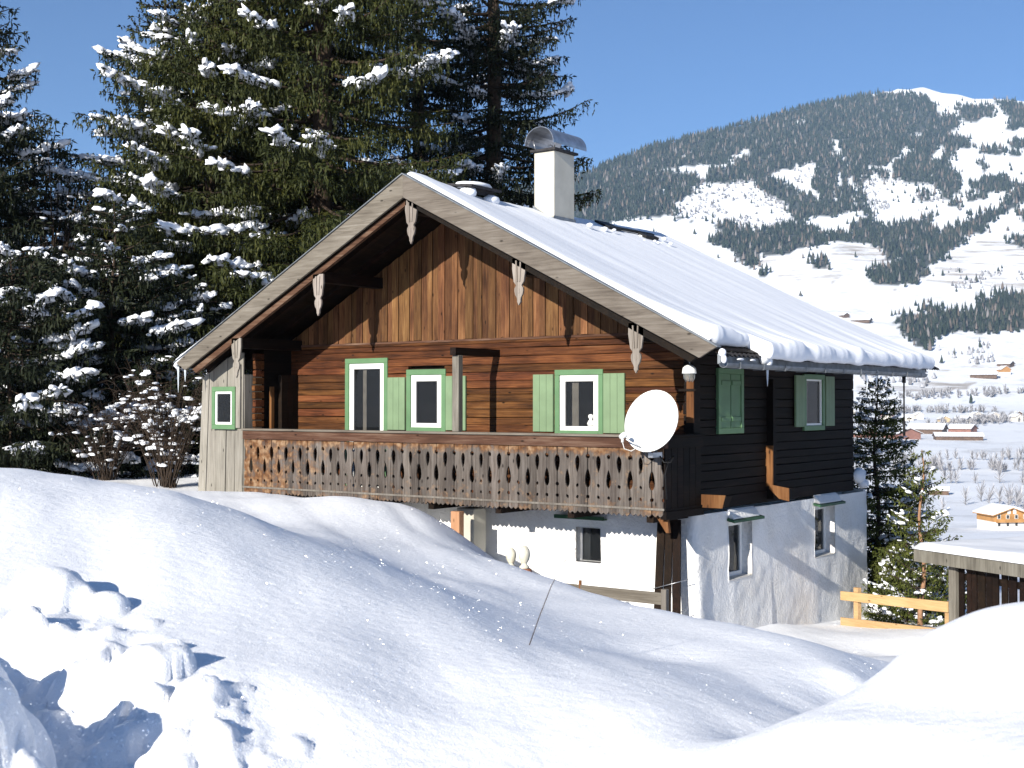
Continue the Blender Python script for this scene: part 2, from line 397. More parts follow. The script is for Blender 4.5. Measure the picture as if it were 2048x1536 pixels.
# ------------------------------------------------------------------ near ground: snow field with banks
CP = np.array([(-1.29, -12.13, 3.23), (-0.77, -11.75, 3.16), (-0.28, -11.39, 3.07), (0.2, -11.03, 2.93), (-7.72, -3.83, 2.21), (-7.21, -3.45, 2.19), (-6.26, -3.62, 2.13), (-5.48, -3.42, 2.18), (-4.71, -3.23, 2.17), (-4.03, -2.97, 2.1), (-3.56, -2.87, 1.99), (-2.72, -3.25, 1.8), (-2.08, -3.4, 1.55), (-1.17, -3.97, 1.44), (0.36, -5.33, 1.57), (1.73, -6.18, 1.55), (2.61, -6.78, 1.58), (3.82, -7.75, 1.67), (4.96, -8.52, 1.71), (5.85, -9.36, 1.8), (6.47, -9.89, 1.83), (6.89, -10.33, 1.83), (1.25, -11.25, 2.8), (2.29, -11.48, 2.62), (3.26, -11.76, 2.46), (4.3, -12.11, 2.32), (5.32, -12.6, 2.22), (6.17, -12.97, 2.16), (6.89, -13.19, 2.11), (-3.46, -6.28, 2.11), (-1.94, -6.4, 2.01), (-0.72, -6.74, 1.93), (1.07, -7.91, 1.84), (2.9, -9.04, 1.85), (4.35, -9.84, 1.84), (5.78, -10.65, 1.87), (6.87, -11.58, 1.91), (7.0, -11.24, 1.83), (7.12, -11.9, 1.91), (7.16, -12.61, 2.01), (1.44, -13.84, 2.87), (2.22, -13.27, 2.79), (3.15, -13.09, 2.65), (3.16, -14.56, 2.57), (3.94, -13.99, 2.47), (4.74, -13.65, 2.38), (4.91, -15.14, 2.4), (5.48, -14.6, 2.32), (5.83, -13.97, 2.18), (5.55, -15.78, 2.31), (5.91, -15.02, 2.16), (6.46, -14.12, 2.11), (5.81, -16.34, 2.21), (6.32, -15.71, 2.03), (7.13, -15.0, 1.99), (7.73, -14.3, 2.04), (8.39, -14.44, 2.32), (7.84, -14.1, 2.24), (8.56, -12.08, 2.71), (8.37, -12.34, 2.68), (8.25, -12.55, 2.63), (8.19, -12.85, 2.58), (8.14, -13.13, 2.49), (8.14, -13.51, 2.44), (8.16, -13.86, 2.41), (8.24, -14.18, 2.42), (8.61, -13.53, 2.47), (8.89, -13.32, 2.59), (8.79, -14.39, 2.35), (9.17, -14.36, 2.51), (8.9, -11.83, 2.75), (9.36, -12.98, 2.7), (8.06, -10.21, 1.51), (7.65, -10.51, 1.51), (7.52, -11.23, 1.67), (7.23, -7.09, 1.25), (6.16, -6.64, 0.88), (3.74, -2.21, 0.23), (3.23, -0.1, -0.08), (2.98, 2.2, -0.15), (4.6, -4.06, 0.35), (5.17, -6.13, 0.65), (3.28, -3.79, 0.3), (7.63, -12.27, 1.93), (7.65, -11.75, 1.88), (7.67, -12.73, 1.98), (7.69, -13.09, 2.05), (7.71, -11.21, 1.9), (7.85, -10.61, 1.9), (0.0, 0.0, -0.08), (0.0, 1.4, -0.24), (0.0, 3.9, -0.45), (0.0, 6.5, -0.72), (0.0, 7.8, -0.82), (1.5, 6.5, -0.72), (3.0, 8.0, -0.75), (-2.0, -0.5, 0.1), (-4.0, -0.5, 0.9), (-6.0, -0.5, 1.6), (-8.5, -0.7, 1.85), (-10.0, -0.7, 1.9), (0.0, -2.0, 0.0), (2.0, -2.0, -0.1), (3.0, 2.0, -0.3), (-4.0, 3.0, 0.6), (-9.0, 5.0, 1.5), (-4.0, 8.0, -0.6), (-1.0, 13.0, -1.7), (-4.0, 15.0, -2.0), (4.0, 12.0, -1.6), (6.0, 5.0, -0.4), (6.0, 0.0, 0.2), (9.0, 3.0, -0.3), (12.0, -3.0, 0.4), (14.0, -8.0, 0.9), (-12.0, -2.0, 2.0), (-12.0, 4.0, 2.0), (-18.0, 8.0, 1.6), (-15.0, 13.0, 0.8), (-24.0, 2.0, 2.2), (-20.0, -4.0, 2.5), (-14.0, -8.0, 3.0), (-8.0, -14.0, 3.1), (-2.0, -20.0, 3.0), (6.0, -24.0, 2.6), (10.5, -22.0, 2.1), (10.5, -19.5, 1.95), (9.3, -17.0, 2.05), (16.0, -18.0, 2.4), (14.0, -13.0, 2.1), (-10.0, 24.0, -4.0), (2.0, 24.0, -4.5), (12.0, 18.0, -4.0), (22.0, 4.0, -1.0), (-25.0, 20.0, 1.0), (-32.0, 8.0, 2.0)])
def tps_fit(P, lam=.02):
    n = len(P); d = np.hypot(P[:, None, 0] - P[None, :, 0], P[:, None, 1] - P[None, :, 1])
    K = np.where(d > 0, d * d * np.log(d + 1e-9), 0) + lam * np.eye(n)
    Q = np.c_[np.ones(n), P[:, :2]]
    A = np.block([[K, Q], [Q.T, np.zeros((3, 3))]])
    return np.linalg.solve(A, np.r_[P[:, 2], 0, 0, 0])
CW = tps_fit(CP)
def tps(x, y):
    out = CW[-3] + CW[-2] * x + CW[-1] * y
    for i in range(len(CP)):
        r2 = (x - CP[i, 0]) ** 2 + (y - CP[i, 1]) ** 2
        out = out + CW[i] * .5 * r2 * np.log(r2 + 1e-12)
    return out
FX, FY = -math.sin(YAW), math.cos(YAW)          # valley axis (away), RX, RY across it
RX, RY = math.cos(YAW), math.sin(YAW)
def sd_of(x, y): return (x - CAM[0]) * RX + (y - CAM[1]) * RY, (x - CAM[0]) * FX + (y - CAM[1]) * FY
def xy_of(s, d): return CAM[0] + s * RX + d * FX, CAM[1] + s * RY + d * FY
TD = np.array([0, 40, 60, 100, 150, 300, 450, 700, 1000, 1500, 1850, 2300, 3000, 4000, 5000, 6500, 9000])
TT = np.array([-.16, -.16, -.155, -.145, -.130, -.108, -.0895, -.062, -.042, -.018, 0, .04, .10, .18, .246, .30, .34])
SA = np.array([-.9, -.6, -.4, -.2, 0, .05, .106, .152, .183, .222, .274, .299, .318, .357, .395, .5, .7, 1.0])
ST = np.array([.05, .07, .10, .14, .165, .175, .198, .210, .218, .229, .2395, .2445, .2455, .2375, .2355, .215, .19, .15])
def far_z(s, d):
    dd = np.maximum(d, 30)
    a = s / dd
    t = np.interp(dd, TD, TT)
    ts = np.interp(a, SA, ST)
    up = t > ts
    # beyond the crest the ground falls away again
    dr = np.interp(ts, TT, TD)
    tt = np.where(up, ts - (dd - dr) / dr * .30, t)
    k = .006
    z = CAM[2] + dd * tt
    amp = sstep(1500, 3200, dd)
    z = z + amp * (fbm(s / 420, d / 520, 31, 5) * 13 + fbm(s / 120 + 5, d / 300, 41, 3) * 5) * np.clip((ts - tt) * 30 + .25, .1, 1)
    z = z + sstep(60, 300, dd) * (1 - amp) * fbm(s / 90, d / 90, 51, 3) * 1.6
    return z

# the trodden hollow in the snow, lower left
TR = [(-2.75, 7.26), (-2.2, 6.4), (-1.92, 6.06), (-1.68, 5.8), (-1.42, 5.56)]
CLODS = [(-2.96, 8.42, 0.256, 0.243), (-2.89, 7.68, 0.155, 0.118), (-2.6, 8.36, 0.169, 0.129), (-2.4, 7.16, 0.18, 0.137), (-2.63, 7.32, 0.119, 0.079), (-1.97, 6.98, 0.226, 0.205), (-1.95, 6.42, 0.156, 0.119), (-1.57, 6.62, 0.161, 0.122), (-1.62, 6.12, 0.154, 0.161), (-2.35, 6.04, 0.208, 0.376), (-2.37, 5.64, 0.251, 0.478), (-2.75, 6.78, 0.192, 0.293), (-2.33, 6.78, 0.11, 0.073), (-2.1, 6.48, 0.092, 0.061), (-1.06, 6.34, 0.077, 0.059), (-1.93, 7.46, 0.085, 0.064), (-1.75, 5.88, 0.107, 0.092), (-2.09, 5.64, 0.137, 0.117), (-2.01, 5.86, 0.083, 0.047), (-1.87, 5.7, 0.092, 0.053), (-1.4, 6.48, 0.066, 0.037), (-2.62, 6.72, 0.109, 0.083), (-2.24, 8.04, 0.059, 0.039), (-1.42, 6.12, 0.062, 0.035), (-1.42, 6.8, 0.061, 0.052), (-1.31, 5.94, 0.027, 0.021), (-2.15, 5.68, 0.07, 0.056), (-1.76, 6.46, 0.07, 0.056), (-1.73, 6.1, 0.035, 0.028), (-2.01, 6.36, 0.078, 0.062), (-1.27, 5.96, 0.06, 0.048), (-2.07, 6.62, 0.028, 0.023), (-2.46, 6.34, 0.048, 0.038), (-1.85, 5.7, 0.057, 0.045), (-1.93, 6.62, 0.027, 0.022), (-2.36, 7.04, 0.069, 0.055), (-1.31, 6.16, 0.037, 0.029), (-1.4, 6.02, 0.074, 0.059), (-1.39, 6.06, 0.079, 0.063), (-1.84, 5.6, 0.084, 0.067), (-2.11, 5.8, 0.07, 0.056), (-1.9, 6.14, 0.058, 0.047), (-1.42, 6.28, 0.085, 0.068), (-1.88, 5.7, 0.081, 0.065), (-1.88, 6.08, 0.088, 0.071), (-1.64, 6.24, 0.04, 0.032), (-1.97, 5.9, 0.034, 0.027), (-1.49, 6.5, 0.094, 0.075), (-1.89, 5.6, 0.067, 0.054), (-1.86, 6.16, 0.07, 0.056), (-1.86, 6.48, 0.041, 0.032), (-1.72, 5.72, 0.063, 0.051), (-2.16, 5.7, 0.07, 0.056), (-1.51, 6.56, 0.082, 0.065), (-2.27, 5.94, 0.042, 0.033), (-1.99, 5.66, 0.029, 0.023), (-1.73, 5.8, 0.039, 0.031), (-2.01, 5.66, 0.05, 0.04), (-1.82, 6.9, 0.056, 0.044), (-2.14, 5.92, 0.028, 0.023), (-1.49, 6.72, 0.083, 0.066), (-2.7, 6.94, 0.092, 0.074), (-2.58, 7.06, 0.084, 0.067), (-2.34, 7.24, 0.111, 0.089), (-2.78, 7.58, 0.059, 0.048), (-1.68, 5.94, 0.031, 0.025), (-2.44, 7.34, 0.066, 0.053), (-1.53, 6.0, 0.086, 0.069), (-1.51, 5.9, 0.071, 0.057), (-2.06, 6.68, 0.077, 0.061), (-2.4, 7.14, 0.065, 0.052), (-1.56, 6.64, 0.071, 0.056), (-1.99, 6.16, 0.034, 0.027), (-1.43, 6.5, 0.071, 0.056), (-2.31, 7.26, 0.075, 0.06), (-2.77, 7.52, 0.032, 0.026), (-2.68, 7.36, 0.082, 0.066), (-1.71, 5.66, 0.083, 0.066), (-1.39, 6.52, 0.059, 0.047), (-2.1, 6.04, 0.067, 0.054), (-1.5, 6.04, 0.041, 0.033), (-1.95, 6.14, 0.024, 0.019), (-2.51, 6.48, 0.033, 0.027), (-1.72, 6.54, 0.033, 0.026), (-2.48, 6.88, 0.044, 0.035), (-1.87, 6.24, 0.046, 0.037), (-1.84, 6.62, 0.095, 0.076), (-1.34, 6.1, 0.054, 0.043), (-1.83, 6.08, 0.027, 0.022), (-1.95, 6.14, 0.037, 0.029), (-2.15, 5.72, 0.046, 0.037), (-1.71, 5.72, 0.062, 0.05), (-1.9, 5.58, 0.046, 0.036), (-2.3, 5.9, 0.03, 0.024), (-1.93, 5.72, 0.067, 0.053), (-2.49, 6.38, 0.055, 0.044), (-2.05, 6.72, 0.072, 0.057), (-2.59, 6.82, 0.056, 0.045), (-1.5, 6.68, 0.084, 0.067), (-2.18, 6.08, 0.051, 0.041), (-1.81, 5.86, 0.049, 0.039), (-2.71, 7.3, 0.035, 0.028), (-1.47, 6.12, 0.092, 0.073), (-1.86, 6.94, 0.08, 0.064), (-1.52, 6.02, 0.058, 0.046), (-2.06, 6.26, 0.082, 0.066), (-2.12, 6.16, 0.058, 0.046), (-1.33, 6.04, 0.088, 0.071), (-1.57, 6.46, 0.042, 0.034), (-2.01, 6.6, 0.058, 0.046), (-1.57, 5.8, 0.062, 0.049), (-1.65, 6.72, 0.054, 0.043), (-1.41, 6.6, 0.057, 0.046), (-2.86, 7.5, 0.107, 0.085), (-1.33, 6.18, 0.033, 0.026)]  # one tall clod, past the left edge of view, added to shade the hollow
def near_z(x, y):
    s, d = sd_of(x, y)
    z = tps(x, y)
    # wind-drifted ripples running down the bank
    u = (x * .80 + y * -.60); v = (x * .60 + y * .80)
    vis = sstep(4, 8, d) * (1 - sstep(26, 34, d))
    z = z + vis * (fbm(u * .13, v * .8, 3, 3) * .055 + fbm(u * .4, v * 2.1, 6, 2) * .014)
    z = z + fbm(x * .35, y * .35, 9, 3) * .07 * sstep(2, 7, d)
    # hollow with lumpy rim
    dist = np.full(np.shape(x), 9.0)
    for (a, b) in zip(TR[:-1], TR[1:]):
        ax, ay = a; bx, by = b
        t = np.clip(((s - ax) * (bx - ax) + (d - ay) * (by - ay)) / ((bx - ax) ** 2 + (by - ay) ** 2), 0, 1)
        dist = np.minimum(dist, np.hypot(s - ax - t * (bx - ax), d - ay - t * (by - ay)))
    wob = fbm(x * 2.1, y * 2.1, 15, 3) * .16
    z = z - (1 - sstep(.10, .50, dist + wob)) * .30
    rough = (1 - sstep(.5, .95, dist + wob)) * sstep(-.5, .3, wob + .3)
    z = z + rough * (fbm(x * 4.2, y * 4.2, 21, 3) * .06 + fbm(x * 10, y * 10, 25, 3) * .035)
    # rounded clods thrown up round it, and a tall one added for its shadow
    n1 = fbm(x * 5.5, y * 5.5, 71, 4) * .62 + fbm(x * 2.2, y * 2.2, 75, 2) * .35
    H = np.zeros(np.shape(x))
    for (cs, cdd, rr, hh) in CLODS:
        q = ((s - cs) ** 2 + (d - cdd) ** 2) / rr ** 2 * (1 + n1)
        if np.any(q < 1): H = np.maximum(H, hh * .8 * np.sqrt(np.clip(1 - q, 0, 1)))
    z = z + H
    return z
def ground_z(x, y):
    x = np.asarray(x, float); y = np.asarray(y, float)
    s, d = sd_of(x, y)
    r = np.hypot(x + 3, y + 2)
    k = sstep(24, 44, r)
    return near_z(x, y) * (1 - k) + (far_z(s, d)) * k
def polar_grid(az0, az1, na, r0, r1, nr, zf, back=0.0):
    a = np.linspace(az0, az1, na); r = np.exp(np.linspace(math.log(r0), math.log(r1), nr))
    A, Rr = np.meshgrid(a, r)
    s = np.sin(A) * Rr; d = np.cos(A) * Rr - back
    x, y = xy_of(s, d)
    z = zf(x, y)
    V = np.stack([x, y, z], -1).reshape(-1, 3)
    i = np.arange(nr - 1)[:, None] * na + np.arange(na - 1)[None, :]
    F = np.stack([i, i + 1, i + na + 1, i + na], -1).reshape(-1, 4)
    return V, F, s.ravel(), d.ravel()
V, F, _, _ = polar_grid(rad(-31), rad(31), 460, 2.2, 75, 480, ground_z, 1.0)
g = link_mesh('snow_field', quick_mesh('snow field', V, F, [M['snow']], True)); tag(g, kind='structure')
# the same snow continues outside the view, coarser
for a0, a1 in ((31, 180), (-180, -31)):
    V, F, _, _ = polar_grid(rad(a0), rad(a1), 80, 2.2, 75, 90, ground_z, 1.0)
    g = link_mesh('snow_field', quick_mesh('snow field side', V, F, [M['snow']], True)); tag(g, kind='structure')
V, F, _, _ = polar_grid(rad(-180), rad(180), 90, .02, 2.2, 20, ground_z, 1.0)
g = link_mesh('snow_field', quick_mesh('snow field underfoot', V, F, [M['snow']], True)); tag(g, kind='structure')

# ------------------------------------------------------------------ the farmhouse
# x along the gable front (0 = right corner), y away from the front, z up from the yard at that corner
house = empty('farmhouse', (0, 0, 0))
tag(house, 'snow-roofed alpine farmhouse, brown timber above a whitewashed ground floor', 'house')
RX0, RZ0, SL = -4.955, 8.0, .5215          # ridge line and roof slope
def barge_top(x): return RZ0 - SL * abs(x - RX0)
XW = -9.91                                  # left wall plane
WTOP = barge_top(0) - .44

# --- ground floor: one plastered wall wrapped round the corner
WIN_F = [(-2.43, -1.90, 1.00, 1.62)]
WIN_S = [(1.22, 2.14, .72, 1.74), (4.98, 5.98, .76, 1.78)]
RC = .14
def wrap(u, out):
    """u<0 along the front (x), u>0 along the side (y); corner rounded; out = outward offset"""
    if u < -RC: return (u, -out, 0)
    if u > RC: return (out, u, 0)
    a = (u + RC) / (2 * RC) * PI / 2
    r = RC + out
    return (-RC + r * math.sin(a), RC - r * math.cos(a), 0)
def plaster():
    st = .05
    us = list(np.arange(-9.9, 7.76, st)); zs = list(np.arange(-1.1, 2.0, st))
    def snap(L, vals):
        for v in vals:
            k = min(range(len(L)), key=lambda i: abs(L[i] - v)); L[k] = v
    snap(us, [w[0] for w in WIN_F + WIN_S] + [w[1] for w in WIN_F + WIN_S]); snap(zs, [w[2] for w in WIN_F + WIN_S] + [w[3] for w in WIN_F + WIN_S])
    vs = []; fs = []; nz = len(zs)
    U, Z = np.meshgrid(us, zs, indexing='ij')
    N = fbm(U * 1.1, Z * 1.1, 61, 3) * .020 + fbm(U * 3.6, Z * 4.4, 64, 5) * .013
    for i, u in enumerate(us):
        for j, z in enumerate(zs):
            flare = .10 * max(0, (.9 - z)) * (1 if u > 0 else .3) * .6
            out = N[i, j] + flare * (0.25 if u > 3 else .6)
            if abs(u) < .5: out += .05 * max(0, 1.6 - z) * (1 - abs(u) / .5)
            p = wrap(u, out); vs.append((p[0], p[1], z))
    for i in range(len(us) - 1):
        for j in range(nz - 1):
            uc = (us[i] + us[i + 1]) / 2; zc = (zs[j] + zs[j + 1]) / 2
            if any(a < uc < b and c < zc < d for a, b, c, d in WIN_F + WIN_S): continue
            fs.append((i * nz + j, (i + 1) * nz + j, (i + 1) * nz + j + 1, i * nz + j + 1))
    # reveals
    for (a, b, c, d) in WIN_F + WIN_S:
        ia, ib = us.index(a), us.index(b); jc, jd = zs.index(c), zs.index(d)
        dep = .20 if a > 0 else .16
        loop = [(i, jc) for i in range(ia, ib)] + [(ib, j) for j in range(jc, jd)] + [(i, jd) for i in range(ib, ia, -1)] + [(ia, j) for j in range(jd, jc, -1)]
        base = len(vs)
        for (i, j) in loop:
            u, z = us[i], zs[j]
            # splayed inwards
            cu, cz = (a + b) / 2, (c + d) / 2
            u2 = cu + (u - cu) * .80; z2 = cz + (z - cz) * .93
            p = wrap(u2, -dep) if a > 0 else (u2, dep, 0)
            vs.append((p[0], p[1], z2))
        n = len(loop)
        for k in range(n):
            i, j = loop[k]; i2, j2 = loop[(k + 1) % n]
            fs.append((i * nz + j, base + k, base + (k + 1) % n, i2 * nz + j2))
    me = quick_mesh('plaster wall', vs, [f for f in fs], [M['plaster']], True)
    return me
link_mesh('plaster_wall', plaster(), house)
mb = MB(); mb.box((XW, .5, -1.3), (-.5, 7.6, 1.95))
mb.box((-9.85, 7.62, -1.3), (-.02, 7.74, 1.99)); mb.box((XW, .05, -1.3), (XW + .1, 7.7, 1.99))
mb.build('rear_wall', M['plaster'], house)

# --- timber storey
def log_mesh(L, h, axis, th=.09, seed=0, m=None):
    r = random.Random(seed); mb = MB()
    n = max(2, int(L / .9)); vs = []; fs = []
    q = r.uniform(.0, .012); prof = [(0.004, 0.0025), (.012 + q, .011), (.014 + q, h * .5), (.012 + q, h - .010), (0.004, h - .0025)]
    for i in range(n + 1):
        t = L * i / n; dz = r.uniform(-.005, .005); do = r.uniform(-.004, .004)
        for (o, z) in prof:
            if axis == 'X': vs.append((t, -(o + do), z + dz))
            else: vs.append((o + do, t, z + dz))
        if axis == 'X': vs += [(t, th, h - .006), (t, th, .006)]
        else: vs += [(-th, t, h - .006), (-th, t, .006)]
    k = 7
    for i in range(n):
        for j in range(k):
            f = (i * k + j, (i + 1) * k + j, (i + 1) * k + (j + 1) % k, i * k + (j + 1) % k)
            fs.append(f if axis == 'X' else f[::-1])
    fs.append(tuple(range(k))); fs.append(tuple(n * k + q for q in range(k))[::-1])
    mb.add(vs, fs); return mb.mesh('log', m)
def courses(z0, z1, h, r):
    out = []; z = z0
    while z < z1 - .03:
        hh = min(h * r.uniform(.72, 1.3), z1 - z)
        if z1 - z - hh < .05: hh = z1 - z
        out.append((z, hh)); z += hh
    return out
def segs(a, b, z, h, holes):
    iv = [(a, b)]
    for (p, q, c, d) in holes:
        if z + h > c + .02 and z < d - .02:
            nv = []
            for (s, e) in iv:
                if q <= s or p >= e: nv.append((s, e)); continue
                if p > s + .02: nv.append((s, p))
                if q < e - .02: nv.append((q, e))
            iv = nv
    return iv
FW = [(-8.05, -7.0, 2.05, 4.72), (-6.41, -5.48, 3.32, 4.47), (-2.83, -1.88, 3.31, 4.42)]      # wall openings, front
SW = [(4.47, 5.40, 3.36, 4.38)]
SW0 = [(.83, 1.75, 3.36, 4.38)]
fw = MB(); fw.box((XW, .10, 2.0), (0, .13, 5.06)); front = fw.build('front_wall', M['darkx'], house)
# cut the backing behind the openings by using near-black sheets, painted as unlit rooms, in front of the back sheet
r = random.Random(3)
for (z, h) in courses(2.0, 5.06, .135, r):
    for (s, e) in segs(XW, 0, z, h, FW):
        link_mesh('log', log_mesh(e - s, h, 'X', seed=r.random(), m=M['log']), front, (s, 0, z))
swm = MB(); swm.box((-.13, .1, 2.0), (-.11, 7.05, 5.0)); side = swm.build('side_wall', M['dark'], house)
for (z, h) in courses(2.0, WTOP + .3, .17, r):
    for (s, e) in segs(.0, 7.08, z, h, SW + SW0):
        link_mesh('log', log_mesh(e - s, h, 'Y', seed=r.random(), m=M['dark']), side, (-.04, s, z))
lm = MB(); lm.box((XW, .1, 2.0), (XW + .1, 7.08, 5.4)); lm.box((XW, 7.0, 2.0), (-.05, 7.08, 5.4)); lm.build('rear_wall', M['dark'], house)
# rear gable triangle
rg = MB(); rg.prism([(XW, 5.4), (-.02, 5.4), (RX0, RZ0 - .5)], 1, 6.98, 7.06); rg.build('rear_gable', M['dark'], house)
# gable boards
gb = MB(); gb.prism([(XW, 5.08), (-.0, 5.08), (0, barge_top(0) - .3), (RX0, RZ0 - .3), (XW, barge_top(XW) - .3)], 1, .06, .09); gable = gb.build('gable_wall', M['darkx'], house)
x = XW; k = 0
while x < -.02:
    wd = min(r.uniform(.105, .2), -.0 - x)
    t0 = barge_top(x) - .32; t1 = barge_top(x + wd) - .32
    y = -.012 if k % 2 else .004
    pts = [(x + .004, 5.085 + r.uniform(-.012, .012)), (x + wd - .004, 5.085 + r.uniform(-.012, .012)), (x + wd - .004, t1), (x + .004, t0)]
    if x < RX0 < x + wd: pts.insert(3, (RX0, RZ0 - .33))
    mb = MB(); mb.prism(pts, 1, y, y + .035); mb.build('board', M['gable'], gable); x += wd; k += 1
mb = MB(); mb.box((XW, -.035, 5.045), (0, .05, 5.083)); mb.build('sill_batten', M['rail'], house)

# corner log ends: staggered stack at the right corner and the left corner
ce = MB(); ce.box((-.13, -.02, 2.0), (-.04, .1, 5.0)); corner = ce.build('corner_post', M['dark'], house)
for (z, h) in courses(2.02, 4.9, .17, r):
    L_ = r.uniform(.10, .17)
    mb = MB(); mb.box((-.16, -L_, z + .006), (-.03, 0.0, z + h - .006)); mb.build('log_end', M['dark'], corner, bev=.012)
lc = MB(); lc.box((-9.78, -.80, 2.0), (-9.72, .02, 5.0)); lcorner = lc.build('corner_post', M['dark'], house)
for (z, h) in courses(2.05, 4.9, .17, r):
    L_ = r.uniform(.25, .42)
    mb = MB(); mb.box((-9.79, -.98 - L_ * .25, z + .01), (-9.70, -.80, z + h - .01)); mb.build('log_end', M['log'], lcorner, bev=.015)
# plank partition beside the left corner, standing out from the wall
mb = MB(); mb.box((-9.60, -.50, 2.0), (-9.52, 0, 4.45)); part_ = mb.build('partition', M['darkx'], house)
for k in range(3):
    mb = MB(); mb.box((-9.52, -.5 + k * .165, 2.0), (-9.50, -.345 + k * .165, 4.45)); mb.build('board', M['darkx'], part_)
mb = MB(); mb.box((-9.66, -.70, 2.0), (-9.60, -.62, 4.2)); mb.build('door_post', M['oak'], house)
# board on the right corner, sunlit tone put into its colour, and bracket plank
mb = MB(); mb.box((-.02, -.28, 3.52), (.115, -.25, 4.32)); mb.build('corner_board', M['oak'], house, bev=.004)
mb = MB(); mb.box((-.05, -.25, 3.3), (.10, -.02, 4.6)); mb.build('corner_box', M['dark'], house)
mb = MB(); mb.box((-.16, -.30, 4.05), (.16, -.24, 4.09)); mb.build('crossbar', M['dark'], house)

# --- windows
def window(x0, x1, z0, z1, cas, fr, door=False, curtain=None, y=0.0):
    """window in the front wall; outer casing size; children: frame, glass, curtain"""
    c = MB(); ct = cas
    zb = z0 if not door else z0
    c.box((x0, y - .045, z1 - ct), (x1, y + .02, z1)); c.box((x0, y - .045, zb), (x0 + ct, y + .02, z1 - ct)); c.box((x1 - ct, y - .045, zb), (x1, y + .02, z1 - ct))
    c.box((x0 + ct, y - .045, zb), (x1 - ct, y + .02, zb + (ct if not door else .02)))
    wo_ = c.build('window', M['greenc'], house, bev=.006)
    a0, a1, b0, b1 = x0 + ct, x1 - ct, zb + (ct * .6 if not door else .0), z1 - ct
    f = MB(); yf = y - .02
    f.box((a0, yf, b1 - fr), (a1, yf + .06, b1)); f.box((a0, yf, b0), (a1, yf + .06, b0 + fr)); f.box((a0, yf, b0 + fr), (a0 + fr, yf + .06, b1 - fr)); f.box((a1 - fr, yf, b0 + fr), (a1, yf + .06, b1 - fr))
    f.build('frame', M['white'], wo_, bev=.008)
    g = MB(); g.box((a0 + fr - .01, yf + .03, b0 + fr - .01), (a1 - fr + .01, yf + .036, b1 - fr + .01)); g.build('pane', M['glass'], wo_)
    bk = MB(); bk.box((a0 + .02, y + .09, b0), (a1 - .02, y + .094, b1)); bk.build('unlit_room_sheet', M['room'], wo_)
    if curtain:
        for (c0, c1) in curtain:
            cu = MB(); n = 7; xs = [a0 + fr + (a1 - a0 - 2 * fr) * (c0 + (c1 - c0) * i / n) for i in range(n + 1)]
            vs = []
            for i, xx in enumerate(xs):
                yy = yf + .055 + .012 * (i % 2); vs += [(xx, yy, b0 + fr * .8), (xx, yy, b1 - fr * 1.2)]
            cu.add(vs, [(2 * i, 2 * i + 2, 2 * i + 3, 2 * i + 1) for i in range(n)]); cu.build('curtain', M['curtain'], wo_)
    return wo_
def shutter(x0, x1, z0, z1, y=-.05, name='shutter', axis='X', parent=None):
    mb = MB()
    n = 3; wd = (x1 - x0) / n
    mb.box((x0, y, z0), (x1, y + .022, z1))
    s = mb.build(name, M['green'], parent or house, bev=.003)
    for k in range(n):
        b_ = MB(); b_.box((x0 + wd * k + .003, y - .014, z0 + .002), (x0 + wd * (k + 1) - .003, y, z1 - .002)); b_.build('board', M['green'], s)
    b_ = MB(); b_.box((x0 + .01, y - .03, z1 - .16), (x1 - .01, y - .014, z1 - .10)); b_.box((x0 + .01, y - .03, z0 + .10), (x1 - .01, y - .014, z0 + .16))
    return s
window(-8.12, -6.95, 2.05, 4.77, .105, .115, door=True, curtain=[(.30, .42)])
shutter(-6.93, -6.47, 3.32, 4.37)
window(-6.45, -5.44, 3.27, 4.52, .11, .125)
shutter(-5.42, -4.93, 3.33, 4.38)
shutter(-3.34, -2.89, 3.33, 4.38)
wn = window(-2.87, -1.83, 3.26, 4.46, .10, .115, curtain=[(.20, .42)])
shutter(-1.81, -1.37, 3.32, 4.38)
mb = MB(); mb.lathe([(.0, 0), (.06, 0), (.075, .05), (.05, .10), (.03, .12), (.055, .16), (.05, .2), (0, .22)], 10, (-2.12, .03, 3.44)); mb.build('ornament', M['porc'], wn)

